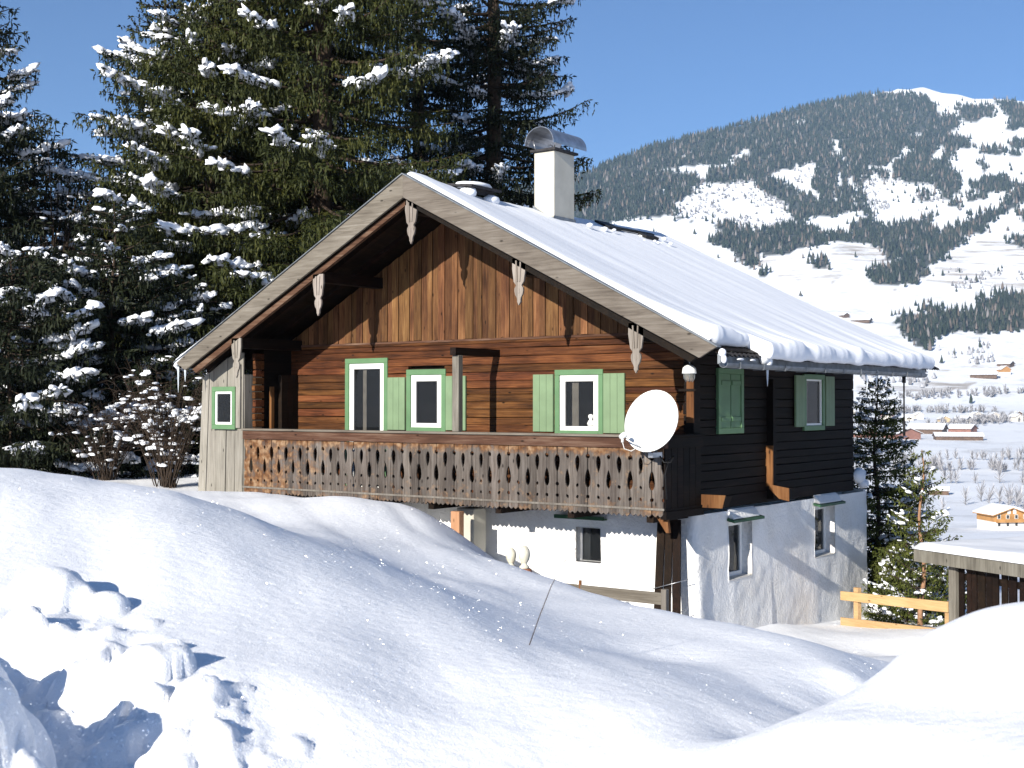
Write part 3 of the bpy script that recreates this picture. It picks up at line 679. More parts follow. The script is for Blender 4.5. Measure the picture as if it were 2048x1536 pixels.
def side_window(y0, y1, z0, z1, closed):
    ct = .10; X0 = -.05
    c = MB()
    c.box((X0, y0, z1 - ct), (.03, y1, z1)); c.box((X0, y0, z0), (.03, y1, z0 + ct)); c.box((X0, y0, z0 + ct), (.03, y0 + ct, z1 - ct)); c.box((X0, y1 - ct, z0 + ct), (.03, y1, z1 - ct))
    wo_ = c.build('window', M['greenc'], house, bev=.006)
    if closed:
        mid = (y0 + y1) / 2
        for (p, q) in ((y0 + ct, mid - .012), (mid + .012, y1 - ct)):
            s = MB(); s.box((-.02, p + .003, z0 + ct + .003), (.012, q, z1 - ct - .003)); s.box((.012, p + .02, z1 - ct - .2), (.03, q - .02, z1 - ct - .12)); s.box((.012, p + .02, z0 + ct + .12), (.03, q - .02, z0 + ct + .2)); s.build('shutter', M['greenc'], wo_, bev=.004)
    else:
        f = MB(); fr = .085; p, q = y0 + ct * .7, y1 - ct * .7; a, b_ = z0 + ct * .6, z1 - ct * .5
        f.box((-.06, p, b_ - fr), (-.0, q, b_)); f.box((-.06, p, a), (-.0, q, a + fr)); f.box((-.06, p, a + fr), (0, p + fr, b_ - fr)); f.box((-.06, q - fr, a + fr), (0, q, b_ - fr)); f.build('frame', M['white'], wo_, bev=.006)
        g = MB(); g.box((-.035, p + fr, a + fr), (-.03, q - fr, b_ - fr)); g.build('pane', M['glass'], wo_)
        bk = MB(); bk.box((-.105, y0, z0), (-.10, y1, z1)); bk.build('unlit_room_sheet', M['room'], wo_)
        cu = MB(); cu.box((-.06, p + fr, a + fr), (-.05, p + fr + .16, b_ - fr)); cu.build('curtain', M['curtain'], wo_)
        for (s0, s1) in ((y0 - .42, y0 - .01), (y1 + .03, y1 + .47)):
            s = MB(); s.box((-.0, s0, z0 + .08), (.03, s1, z1 - .03)); sh_ = s.build('shutter', M['green'], house, bev=.003)
            for k in range(3):
                wd = (s1 - s0) / 3; b2 = MB(); b2.box((.03, s0 + wd * k + .003, z0 + .082), (.042, s0 + wd * (k + 1) - .003, z1 - .032)); b2.build('board', M['green'], sh_)
side_window(.80, 1.78, 3.31, 4.47, True)
side_window(4.43, 5.44, 3.31, 4.43, False)

# ground floor windows
def low_window(a, b, c, d, side):
    cu, cz = (a + b) / 2, (c + d) / 2
    a, b = cu + (a - cu) * (.78 if side else .88), cu + (b - cu) * (.78 if side else .88); c, d = cz + (c - cz) * .95, cz + (d - cz) * .95
    dep = .18 if side else .14
    def B(p0, p1, q0, q1, o0, o1):
        return ((-dep - o1, p0, q0), (-dep - o0, p1, q1)) if side else ((p0, dep + o0, q0), (p1, dep + o1, q1))
    f = MB(); fr = .07
    for args in ((a, b, d - fr, d), (a, b, c, c + fr), (a, a + fr, c + fr, d - fr), (b - fr, b, c + fr, d - fr)): f.box(*B(*args, -.03, .03))
    if not side: f = MB().box(*B(a, a + .03, c, d, -.02, .02)); 
    w_ = f.build('window', M['white'] if side else M['metal'], house, bev=.004)
    g = MB(); g.box(*B(a + (.07 if side else 0), b - (.07 if side else 0), c + (.07 if side else 0), d - (.07 if side else 0), .0, .006)); g.build('pane', M['glass'], w_)
    bk = MB(); bk.box(*B(a - .1, b + .1, c - .1, d + .1, .08, .085)); bk.build('unlit_room_sheet', M['room'], w_)
    if side:
        cu_ = MB(); cu_.box(*B(a + .10, a + .34, c + .06, d - .35, .03, .04)); cu_.build('curtain', M['curtain'], w_)
    else:
        cu_ = MB(); cu_.box(*B(a + .03, a + .17, c, d, .03, .04)); cu_.build('shutter_leaf', M['zinc'], w_)
low_window(*WIN_F[0], False)
for w_ in WIN_S: low_window(*w_, True)
# green lintel boards, the side ones with a plastered hood above
mb = MB(); mb.box((-2.80, -.16, 1.775), (-1.76, .04, 1.80)); mb.box((-2.80, -.165, 1.79), (-1.76, -.12, 1.84)); mb.build('lintel_board', M['greend'], house)
for (a, b, c, d) in WIN_S:
    mb = MB(); mb.prism([(0.0, d + .035), (.15, d + .0), (.15, d + .045), (0, d + .08)], 1, a - .08, b + .22); mb.build('lintel_board', M['greend'], house)
    hd = MB(); hd.prism([(-.02, d + .085), (.12, d + .056), (.125, d + .08), (.04, d + .20), (-.02, d + .24)], 1, a - .04, b + .08); hd.build('lintel_hood', M['plaster'], house, bev=.02)

# --- balcony along the front, 1.25 m deep
BY, BX0, BX1 = -1.25, -9.82, .10
fl = MB(); fl.box((BX0, BY + .06, 2.04), (BX1 - .04, 0.0, 2.10)); bal = fl.build('balcony', M['darkx'], house)
for k in range(7):
    mb = MB(); xx = BX0 + .25 + k * 1.55; mb.box((xx, BY + .08, 1.90), (xx + .13, .05, 2.036)); mb.build('joist', M['darkx'], bal)
ZT, ZB = 3.115, 2.0
def baluster_poly(left, right, w_):
    """edge cut-outs: kind A = long drop high + small dot below, kind B = dot high + long drop low"""
    def edge(kind):
        if kind == 'A': cuts = [('d', 2.47, .032), ('l', 2.68, 2.975, .046)]
        elif kind == 'B': cuts = [('l', 2.43, 2.745, .048), ('d', 2.955, .038)]
        else: cuts = []
        pts = [(0, ZB + .05), (0, 2.245)]
        pts += [(.024, 2.258), (.024, 2.294), (0, 2.307)] if cuts else []
        for c in cuts:
            if c[0] == 'd':
                z, q = c[1], c[2]; pts += [(0, z - q * 1.1), (q * .8, z - q * .5), (q * .8, z + q * .5), (0, z + q * 1.1)]
            else:
                a, b_, q = c[1], c[2], c[3]; L_ = b_ - a
                prof = [(0, 0), (.35, .12), (.8, .35), (1, .62), (.85, .82), (.4, .95), (0, 1)] if kind == 'A' else [(0, 0), (.4, .05), (.85, .18), (1, .38), (.8, .65), (.35, .88), (0, 1)]
                pts += [(q * p_, a + L_ * t) for p_, t in prof]
        pts.append((0, ZT)); return pts
    L_ = [(p, z) for p, z in edge(left)]; R_ = [(w_ - p, z) for p, z in edge(right)]
    # scalloped foot
    foot = [(w_ * .93, ZB + .03), (w_ * .72, ZB), (w_ * .5, ZB + .035), (w_ * .28, ZB), (w_ * .07, ZB + .03)]
    return L_[::1] + R_[::-1] + foot
NB = 48; BW = (BX1 - BX0 - .02) / NB
pair = []
for (l_, r_) in (('A', 'B'), ('B', 'A')):
    mb = MB(); mb.prism([(p + .003, z) for p, z in baluster_poly(l_, r_, BW - .006)], 1, 0, .028); me_ = mb.mesh('baluster', M['bal'])
    pair.append(me_)
r = random.Random(5)
for k in range(NB):
    o = link_mesh('baluster', pair[k % 2], bal, (BX0 + .01 + BW * k, BY - .014 + r.uniform(-.004, .004), r.uniform(-.008, .008)), (0, r.uniform(-.004, .004), 0))
# right return of the balcony: plain dark boards
n = 6; sw = (0 - BY - .03) / n
for k in range(n):
    mb = MB(); z0 = ZB + r.uniform(0, .04); mb.box((BX1 - .02, BY + .03 + sw * k + .006, z0), (BX1 + .008, BY + .03 + sw * (k + 1) - .008, ZT)); mb.build('side_board', M['dark'], bal)
mb = MB(); mb.box((BX0, BY - .05, 3.115), (BX1 + .06, BY + .05, 3.29)); mb.build('rail', M['rail'], bal, bev=.008)
mb = MB(); mb.box((BX0, BY - .09, 3.292), (BX1 + .10, BY + .09, 3.335)); mb.build('rail_cap', M['grey'], bal, bev=.006)
mb = MB(); mb.box((BX1 - .05, BY + .055, 3.115), (BX1 + .05, 0.0, 3.30)); mb.box((BX1 - .07, BY + .095, 3.302), (BX1 + .09, 0.0, 3.335)); mb.build('side_rail', M['dark'], bal, bev=.006)
mb = MB(); mb.box((BX0, BY - .034, 2.115), (BX1 + .02, BY - .0145, 2.15)); mb.build('batten', M['greyz'], bal)
mb = MB(); mb.box((BX1 + .009, BY + .01, 2.10), (BX1 + .03, 0, 2.135)); mb.box((BX1 - .06, BY - .01, 1.97), (BX1 + .05, .02, 2.09)); mb.build('side_batten', M['dark'], bal)
# post on the rail with the beam back to the wall, and the new post below
mb = MB(); mb.box((-4.27, BY - .03, 3.337), (-4.12, BY + .10, 4.72)); mb.build('balcony_post', M['greyz'], house, bev=.008)
mb = MB(); mb.box((-4.26, BY - .10, 4.722), (-4.13, -.01, 4.86)); mb.build('post_beam', M['darkx'], house)
mb = MB(); mb.box((-4.31, BY - .02, .6), (-4.11, BY + .12, 1.895)); mb.build('support_post', M['freshz'], house, bev=.006)
mb = MB(); mb.box((-4.70, -.62, .2), (-4.30, -.22, 1.90)); mb.build('pillar', M['plasterc'], house, bev=.02)
mb = MB(); mb.box((-9.7, BY - .05, 1.78), (-8.75, BY + .3, 1.96)); mb.build('step_beam', M['darkx'], house)
mb = MB(); mb.box((-8.75, BY - .1, 1.72), (-7.2, BY + .2, 1.965)); mb.build('step_beam', M['greyz'], house)

# --- boarded bay with the little window at the left end of the balcony
bay = MB(); bay.box((-11.0, BY + .03, 1.0), (BX0 - .02, .9, 4.45)); bayo = bay.build('boarded_bay', M['bay'], house)
x = -11.12; wds = [.22, .26, .30, .26, .24]
tot = (BX0 - .02 - x); sc_ = tot / sum(wds)
for k, wd in enumerate(wds):
    wd *= sc_; a = x; b_ = x + wd
    zt0 = min(4.9, barge_top(a) - .40); zt1 = min(4.9, barge_top(b_) - .40)
    lean = .20 * (1 - k / 5)
    # boards round the window opening -10.73..-10.03 stay behind its casing
    mb = MB(); mb.prism([(a + .005 - lean * .9, 1.2), (b_ - .005 - lean * .75, 1.2), (b_ - .005, zt1), (a + .005, zt0)], 1, BY - .0 + (.012 if k % 2 else 0), BY + .028 + (.0 if k % 2 else 0)); mb.build('board', M['bay'], bayo); x = b_
mb = MB(); mb.box((BX0 - .30, BY - .05, 3.34), (BX0 - .08, BY - .002, 4.66)); mb.build('bay_post', M['bay'], house, bev=.006)
def bay_window():
    x0, x1, z0, z1 = -10.74, -10.02, 3.31, 4.20; y = BY - .03; ct = .10; fr = .05
    c = MB()
    c.box((x0, y - .05, z1 - ct), (x1, y + .026, z1)); c.box((x0, y - .05, z0), (x1, y + .026, z0 + ct)); c.box((x0, y - .05, z0 + ct), (x0 + ct, y + .026, z1 - ct)); c.box((x1 - ct, y - .05, z0 + ct), (x1, y + .026, z1 - ct))
    w_ = c.build('window', M['greenc'], house, bev=.006)
    f = MB(); a0, a1, b0, b1 = x0 + ct, x1 - ct, z0 + ct, z1 - ct; yf = y - .03
    f.box((a0, yf, b1 - fr), (a1, yf + .04, b1)); f.box((a0, yf, b0), (a1, yf + .04, b0 + fr)); f.box((a0, yf, b0 + fr), (a0 + fr, yf + .04, b1 - fr)); f.box((a1 - fr, yf, b0 + fr), (a1, yf + .04, b1 - fr)); f.build('frame', M['white'], w_, bev=.004)
    g = MB(); g.box((a0 + fr, yf + .015, b0 + fr), (a1 - fr, yf + .02, b1 - fr)); g.build('pane', M['glass'], w_)
    g = MB(); g.box((a0, yf + .042, b0), (a1, yf + .046, b1)); g.build('unlit_room_sheet', M['room'], w_)
bay_window()

# --- roof
Y0, Y1 = -1.80, 7.55
def sag(y): return .20 * sstep(-1.7, .6, np.asarray(y, float)) - .06 * sstep(3, 8, np.asarray(y, float))
def roof_z(x, y):
    base = RZ0 - .05 - SL * abs(x - RX0)
    k = 1 - abs(x - RX0) / 6.3
    return base - float(sag(y)) * max(0, k)
EXR, EXL = 1.36, -11.27
def slab(x_a, x_b, th, up, mat, name, par):
    xs = np.linspace(x_a, x_b, 8); ys = np.linspace(Y0 + .055, Y1, 24); vs = []; fs = []
    for s_ in (0, 1):
        for xx in xs:
            for yy in ys: vs.append((xx, yy, roof_z(xx, yy) + up - th * s_))
    n = 24; m_ = 8 * n
    for i in range(7):
        for j in range(23):
            a = i * n + j; fs += [(a, a + n, a + n + 1, a + 1), (m_ + a, m_ + a + 1, m_ + a + n + 1, m_ + a + n)]
    for i in range(7):
        for j in (0, 23):
            a = i * n + j; fs.append((a, a + n, m_ + a + n, m_ + a))
    for j in range(23):
        for i in (0, 7):
            a = i * n + j; fs.append((a, a + 1, m_ + a + 1, m_ + a))
    return link_mesh(name, quick_mesh(name, vs, fs, [mat]), par)
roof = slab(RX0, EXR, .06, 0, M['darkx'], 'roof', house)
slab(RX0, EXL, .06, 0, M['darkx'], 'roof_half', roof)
# bargeboards
bw = .42
def barge(sgn, xe):
    dx = xe - RX0; v = bw
    ex = xe; ez = barge_top(xe)
    # square-cut lower end
    cx = ex - sgn * .30; cz = ez - .165
    pts = [(RX0, RZ0), (ex, ez), (cx, cz), (RX0, RZ0 - v)]
    mb = MB(); mb.prism(pts, 1, Y0 - .05, Y0 + .005)
    o = mb.build('bargeboard', M['grey'], roof, bev=.006)
    mb = MB(); mb.prism([(RX0, RZ0 + .022), (ex + sgn * .03, ez + .008), (ex + sgn * .03, ez - .008), (RX0, RZ0 + .003)], 1, Y0 - .085, Y0 + .05); mb.build('verge_strip', M['zinc'], roof)
    mb = MB(); mb.prism([(RX0 + sgn * .02, RZ0 - v - .02), (cx - sgn * .1, cz + .02), (cx - sgn * .22, cz - .055), (RX0 + sgn * .02, RZ0 - v - .12)], 1, Y0 + .06, Y0 + .14); mb.build('inner_rafter', M['rail'] if sgn < 0 else M['dark'], roof)
barge(1, EXR); barge(-1, EXL)
# rafters under both overhangs, seen from below at the gable
for yy in (-1.1, -.45):
    for sgn, xe in ((1, EXR), (-1, EXL)):
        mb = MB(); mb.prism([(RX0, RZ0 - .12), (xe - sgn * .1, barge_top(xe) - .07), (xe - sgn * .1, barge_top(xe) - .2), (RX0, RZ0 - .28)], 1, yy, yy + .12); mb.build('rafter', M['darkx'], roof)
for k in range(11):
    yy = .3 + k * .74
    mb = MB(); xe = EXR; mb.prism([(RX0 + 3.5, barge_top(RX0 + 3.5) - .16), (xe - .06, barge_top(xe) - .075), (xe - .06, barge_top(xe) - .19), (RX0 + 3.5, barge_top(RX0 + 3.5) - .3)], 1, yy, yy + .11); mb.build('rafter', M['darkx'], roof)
# purlins with carved pendants on their ends
def pendant_mesh():
    prof = [(.135, .80), (.140, .62), (.120, .50), (.105, .40), (.062, .345), (.060, .33), (.088, .29), (.092, .24), (.078, .18), (.045, .13), (.034, .09), (.036, .06), (.018, .03), (.004, 0)]
    mb = MB(); L_ = [(-a, z) for a, z in prof]; R_ = [(a, z) for a, z in prof]
    n = len(prof)
    pts = R_ + L_[::-1]
    mb.prism(pts, 1, 0, .035)
    # raised ribs and boss
    for s_ in (-1, 1):
        mb.prism([(s_ * .035, .76), (s_ * .060, .76), (s_ * .036, .40), (s_ * .018, .40)][::s_], 1, -.018, .0)
    mb.prism([(-.022 , .225), (0, .19), (.022, .225), (.022, .26), (0, .29), (-.022, .26)], 1, -.004, .0)
    return mb.mesh('pendant', M['pend'])
pm = pendant_mesh()
for xx, zt in ((-9.52, 5.17), (-7.21, 6.33), (-4.86, 7.54), (-2.44, 6.32), (-.13, 5.13)):
    pu = MB(); zz = barge_top(xx) - .42
    pu.box((xx - .11, Y0 + .12, zz - .23), (xx + .11, .08, zz - .02)); p_ = pu.build('purlin', M['darkx'], roof)
    o = link_mesh('pendant', pm, roof, (xx, Y0 + .06, zt - .80)); 
    dk = MB(); dk.prism([(-.02, .25), (0, .225), (.02, .25), (0, .28)], 1, -.006, -.001)
# pantile ends along the right eave
tm = MB(); vs = []
for s_ in (0, 1):
    for k in range(7):
        a = PI * k / 6; vs.append((s_ * -.35, .065 * math.cos(a), .05 * math.sin(a) + s_ * .18))
        vs.append((s_ * -.35, .050 * math.cos(a), .036 * math.sin(a) + s_ * .18))
fs = [(2 * k, 2 * k + 2, 14 + 2 * k + 2, 14 + 2 * k) for k in range(6)] + [(2 * k, 2 * k + 1, 2 * k + 3, 2 * k + 2) for k in range(6)]
tm.add(vs, fs); tme = tm.mesh('roof tile', M['tile'])
for k in range(66):
    yy = Y0 + .12 + k * .152
    link_mesh('roof_tile', tme, roof, (EXR + .07, yy, roof_z(EXR + .05, yy) - .075), (0, 0, rnd.uniform(-.04, .04)))
mb = MB(); mb.box((EXR - .04, Y0 + .06, 4.45), (EXR + .012, Y1, 4.60)); mb.build('eave_board', M['zinc'], roof)
# gutter with brackets
gt = MB(); vs = []; R_ = .075
for yy in (Y0 - .02, 7.2):
    for k in range(9):
        a = PI + PI * k / 8; vs.append((EXR + .10 + R_ * math.cos(a), yy, 4.46 + R_ * math.sin(a)))
for yy in (Y0 - .02, 7.2):
    for k in range(9):
        a = PI + PI * k / 8; vs.append((EXR + .10 + (R_ - .006) * math.cos(a), yy, 4.46 + (R_ - .006) * math.sin(a)))
fs = [(k, k + 1, 10 + k, 9 + k) for k in range(8)] + [(18 + k, 27 + k, 28 + k, 19 + k) for k in range(8)] + [(0, 9, 27, 18), (8, 26, 35, 17)]
fs += [(k, 18 + k, 19 + k, k + 1) for k in range(8)] + [(9 + k, 10 + k, 28 + k, 27 + k) for k in range(8)]
gt.add(vs, fs); gut = gt.build('gutter', M['zinc'], house)
for k in range(11):
    mb = MB(); yy = Y0 + .4 + k * .82; mb.box((EXR - .01, yy, 4.375), (EXR + .185, yy + .025, 4.382)); mb.box((EXR + .178, yy, 4.375), (EXR + .185, yy + .025, 4.48)); mb.build('bracket', M['zinc'], gut)
mb = MB(); mb.tube([(EXR + .10, 6.0, 4.39), (EXR + .10, 6.0, 3.3)], .018, 6); mb.tube([(EXR + .10, 6.0, 4.40), (EXR + .10, 6.0, 4.26)], .04, 8); mb.tube([(EXR + .10, 6.0, 3.5), (EXR + .10, 6.0, 3.2)], .028, 6); mb.build('rain_chain', M['black'], gut)

# chimney on the right slope, just below the ridge
CX0, CX1, CY0, CY1 = -4.92, -4.42, 2.20, 2.95
chm = MB(); chm.box((CX0, CY0, 7.1), (CX1, CY1, 9.02)); chim = chm.build('chimney', M['plasterc'], roof, bev=.012)
mb = MB(); mb.box((CX0 - .06, CY0 - .06, 9.022), (CX1 + .06, CY1 + .06, 9.07)); mb.build('cap_slab', M['tile'], chim)
mb = MB(); mb.prism([(CX0 - .02, 7.05), (CX1 + .02, 7.05), (CX1 + .02, 7.66), (CX1 - .12, 7.66), (CX0 - .02, 7.93)], 1, CY0 - .016, CY0 - .003); mb.box((CX1 + .003, CY0 - .016, 7.05), (CX1 + .018, CY1 + .02, 7.68)); mb.build('flashing', M['zinc'], chim)
# half-pipe cowl, axis along y, on four feet
cw = MB(); Rr_ = .36; cx = (CX0 + CX1) / 2; ya, yb = CY0 - .18, CY1 + .30
vs = []; N_ = 17
for rr in (Rr_, Rr_ - .012):
    for yy in (ya, yb):
        for k in range(N_):
            a = -.08 + (PI + .16) * k / (N_ - 1); vs.append((cx + rr * math.cos(a), yy, 9.17 + rr * math.sin(a) * .92))
q = N_
fs = [(k, k + 1, q + k + 1, q + k) for k in range(q - 1)] + [(2 * q + k, 3 * q + k, 3 * q + k + 1, 2 * q + k + 1) for k in range(q - 1)]
fs += [(k, 2 * q + k, 2 * q + k + 1, k + 1) for k in range(q - 1)] + [(q + k, q + k + 1, 3 * q + k + 1, 3 * q + k) for k in range(q - 1)] + [(0, q, 3 * q, 2 * q), (q - 1, 3 * q - 1, 4 * q - 1, 2 * q - 1)]
cw.add(vs, fs, False); cw.build('cowl', M['metal'], chim)
mb = MB()
for (px_, py_) in ((CX0 + .02, CY0 + .03), (CX1 - .02, CY0 + .03), (CX0 + .02, CY1 - .03), (CX1 - .02, CY1 - .03)):
    mb.tube([(px_, py_, 9.07), (px_ + (.07 if px_ > cx else -.07), py_, 9.30)], .012, 6)
mb.build('cowl_feet', M['metal'], chim)

# ------------------------------------------------------------------ snow lying on the roof
def roof_snow(sgn, name, label):
    xe0 = EXR if sgn > 0 else EXL
    ys = np.r_[np.linspace(Y0 - .02, -.2, 60), np.linspace(-.17, Y1 + .05, 230)]
    nt_, nc = 46, 9
    V = []
    L0 = abs(xe0 - RX0)
    for y in ys:
        edge = sstep(Y0 - .03, Y0 + .20, y) ** .5 * (1 - sstep(Y1 - .1, Y1 + .06, y)) ** .5
        ret = (1 - sstep(-.50, -.36, y)) if sgn > 0 else 0
        n1 = float(vnoise(y * 2.6, 3.3 * sgn + 9, 81)); n2 = float(vnoise(y * 3.9, 1.2, 83)) * .7 + float(vnoise(y * 8.3, 5.2, 84)) * .3
        ext = (.10 + .07 * n1 + .03 * n2) * (1 - ret) + ret * (-.20 + .05 * n2)
        if sgn < 0: ext = .05 + .02 * n1
        Th = (.085 + .075 * n1 + .05 * n2)
        row = []
        for i in range(nt_):
            t = i / (nt_ - 1); q = t * (L0 + ext)
            x = RX0 + sgn * q
            T = .125 + .02 * float(fbm(x * 1.1, y * .35, 85, 3)) + .012 * float(fbm(x * .5, y * 2.4, 87, 2))
            T = T * (1 - t ** 7) + Th * 1.75 * t ** 7
            T *= max(edge, .02)
            row.append((x, y, roof_z(x, y) + T))
        xe, _, ze = row[-1]
        # rounded lip, hanging a little over the tiles
        drop = (T + .02 * (1 - ret) * (.6 + .8 * n2)) * max(edge, .02)
        for k in range(1, nc + 1):
            a = PI * k / nc
            row.append((xe + sgn * .085 * math.sin(a) * max(edge, .05), y, ze - drop * (1 - math.cos(a)) / 2))
        row.append((xe - sgn * .35, y, roof_z(xe - sgn * .35, y) + .002))
        V.append(row)
    m_ = len(V[0]); V = np.array(V).reshape(-1, 3)
    i = np.arange(len(ys) - 1)[:, None] * m_ + np.arange(m_ - 1)[None, :]
    F = np.stack([i, i + 1, i + m_ + 1, i + m_], -1).reshape(-1, 4)
    if sgn < 0: F = F[:, ::-1]
    o = link_mesh(name, quick_mesh(name, V, F, [M['snowp']], True)); tag(o, label, 'snow', kind='stuff'); return o
roof_snow(1, 'roof_snow', 'smooth snow blanket on the farmhouse roof slope facing right, lumpy along the eave')
roof_snow(-1, 'roof_snow', 'thin snow layer on the left roof slope behind the grey bargeboard')
def rz(x, y): return roof_z(x, y)
# ridge bits that break through the snow
mb = MB(); mb.box((-.30, 0, 0), (.30, .95, .045)); mb.box((-.30, .02, -.16), (-.26, .9, 0)); mb.box((.10, .05, -.10), (.14, .9, 0))
hatch = mb.build('roof_hatch', M['tile'], roof, loc=(-4.93, -.25, rz(-4.93, .2) + .25), rot=(0, rad(7), 0))
mb = MB(); mb.box((-.26, 0, 0), (.20, .42, .05)); mb.build('ridge_board', M['black'], roof, loc=(-4.62, 4.35, rz(-4.62, 4.6) + .13), rot=(rad(-2), rad(24), rad(-9)))
mb = MB(); mb.box((-.05, 0, 0), (.05, 1.6, .05)); mb.box((.06, .95, -.02), (.30, 1.45, .04)); mb.build('ridge_board', M['black'], roof, loc=(-4.52, 4.55, rz(-4.5, 5.6) + .135), rot=(rad(-.5), rad(24), rad(-4)))
def blob(r, sx=1, sy=1, sz=1, seed=0, amp=.18, sub=3, fr=2.2):
    bm = bmesh.new(); bmesh.ops.create_icosphere(bm, subdivisions=sub, radius=1)
    V = np.array([v.co[:] for v in bm.verts])
    k = 1 + amp * (fbm(V[:, 0] * fr + seed * 3.1, V[:, 1] * fr + V[:, 2] * 1.7, 91, 3) + .5 * fbm(V[:, 2] * fr + seed, V[:, 0] * fr * 1.3, 95, 3))
    for v, q in zip(bm.verts, k): v.co = Vector((v.co.x * sx, v.co.y * sy, v.co.z * sz)) * float(q) * r
    for f in bm.faces: f.smooth = True
    return bm
def blobs(name, items, mat, parent=None, sub=2):
    bm = bmesh.new()
    tmp = bpy.data.meshes.new('tmp')
    for i, (x, y, z, r, sx, sy, sz) in enumerate(items):
        b2 = blob(r, sx, sy, sz, i + 1, sub=sub); bmesh.ops.translate(b2, verts=b2.verts, vec=(x, y, z)); b2.to_mesh(tmp); b2.free(); bm.from_mesh(tmp)
    me = bpy.data.meshes.new(name); bm.to_mesh(me); bm.free(); me.materials.append(mat)
    return link_mesh(name, me, parent)
blobs('snow_cap', [(-4.95, .2, rz(-4.93, .2) + .31, .28, 1.1, 1.7, .28), (-4.85, -.1, rz(-4.9, -.1) + .12, .16, 1.2, 1, .7), (-4.78, .55, rz(-4.8, .55) + .14, .15, 1, 1.3, .7)], M['snowp'], roof)
tag(blobs('snow_lumps', [(-4.35 + rnd.uniform(-.2, .3), 3.1 + k * .24, rz(-4.3, 3.1 + k * .24) + .13, rnd.uniform(.03, .07), 1.2, 1.3, .8) for k in range(15)] + [(-4.05 + rnd.uniform(-.15, .2), 5.2 + k * .12, rz(-4.0, 5.3 + k * .12) + .13, rnd.uniform(.03, .06), 1.2, 1.3, .8) for k in range(8)], M['snowp'], None, 1), 'small broken snow lumps beside the chimney and ridge boards', 'snow', kind='stuff')
tag(blobs('gutter_snow', [(EXR + .06, -.32, 4.63, .13, .7, .9, 1.3), (EXR + .09, -.22, 4.52, .08, .8, .9, 1.2), (EXR + .05, -1.76, 4.62, .06, 1.0, .9, 1.1), (EXR + .07, -1.74, 4.52, .045, 1, 1.1, 1.6), (EXR + .08, -1.2, 4.53, .035, 1, 3, .6), (EXR + .07, -.75, 4.53, .03, 1, 3, .6), (EXR + .06, 6.9, 4.62, .1, .8, 2.2, .9)], M['snowp'], None, 2), 'snow clumps spilling into the zinc gutter at the right eave', 'snow', kind='stuff')
tag(blobs('ledge_snow', [(-.02, 7.35, 2.30, .22, .6, 1.2, .8), (.02, 7.5, 2.12, .15, .8, 1, .7)], M['snowp'], None, 2), 'rounded snow lump on the rear corner ledge of the farmhouse', 'snow', kind='stuff')
# icicles
def icicle(x, y, z, L, lab, bend=0):
    mb = MB(); n = 6
    mb.tube([(bend * math.sin(i / n * 3) * .03, 0, -L * i / n) for i in range(n + 1)], [.022 * (1 - i / n) ** .7 + .002 for i in range(n + 1)], 6)
    o = mb.build('icicle', M['ice'], None, loc=(x, y, z)); tag(o, lab, 'icicle', 'icicles hanging from the eaves')
icicle(EXR + .10, -.28, 4.42, .30, 'short straight icicle under the snow clump at the front of the right gutter')
icicle(EXR + .12, 3.9, 4.40, .36, 'crooked long icicle under the right gutter near the open window', 1)
icicle(EXR + .12, 4.45, 4.40, .24, 'small straight icicle under the gutter beyond the crooked one')
icicle(-11.20, Y0 - .03, 4.62, .55, 'long thin icicle at the left tip of the bargeboard')
icicle(-10.98, Y0 - .03, 4.55, .25, 'short icicle just inside the left tip of the bargeboard')
sn = MB()
# snow rim around the left bargeboard tip
mb = MB(); mb.tube([(-11.24, Y0 + .0, 4.56), (-11.31, Y0 + .0, 4.64), (-11.24, Y0 + .0, 4.74), (-10.9, Y0 + .0, 4.925), (-10.3, Y0 + .0, 5.235), (-9.5, Y0 + .0, 5.645), (-8.7, Y0, 6.06)], [.03, .06, .065, .055, .045, .03, .008], 8)
tag(mb.build('tip_snow', M['snowp']), 'rounded snow edge on the lower end of the left bargeboard', 'snow', kind='stuff')

# ------------------------------------------------------------------ satellite dish at the balcony corner
DC = Vector((.08, -1.62, 3.57)); DN = Vector((.02, -.945, .33)).normalized()
dish = empty('satellite_dish', (BX1, BY - .06, 3.0)); tag(dish, 'large white satellite dish on the right corner of the balcony', 'satellite dish')
def loc_(p): return Vector(p) - Vector(dish.location)
bm = bmesh.new(); n = 40; rings = [(0, .075), (.18, .067), (.32, .048), (.43, .018), (.487, .0), (.50, -.004), (.50, .012), (.485, .016), (.4, .045), (.2, .085), (0, .093)]
vs = []
for r_, h_ in rings:
    vs.append([bm.verts.new((r_ * math.cos(2 * PI * k / n) * .95, r_ * 1.04 * math.sin(2 * PI * k / n), -h_)) for k in range(n)])
for a, b_ in zip(vs[:-1], vs[1:]):
    for k in range(n): bm.faces.new((a[k], a[(k + 1) % n], b_[(k + 1) % n], b_[k])).smooth = True
bmesh.ops.remove_doubles(bm, verts=bm.verts, dist=1e-5); bmesh.ops.recalc_face_normals(bm, faces=bm.faces)
me = bpy.data.meshes.new('reflector'); bm.to_mesh(me); bm.free(); me.materials.append(M['dish'])
ref = link_mesh('reflector', me, dish, loc_(DC)); ref.rotation_euler = DN.to_track_quat('Z', 'Y').to_euler()
low = DC + Vector((-.02, -.03, -.50)); lnb = Vector((-.22, -2.0, 3.33))
mb = MB(); mb.tube([loc_(low + Vector((.05, .05, -.04))), loc_(low), loc_(lnb + Vector((.03, .05, -.05)))], .016, 6); mb.build('feed_arm', M['metal'], dish)
mb = MB(); dd = (DC - lnb).normalized()
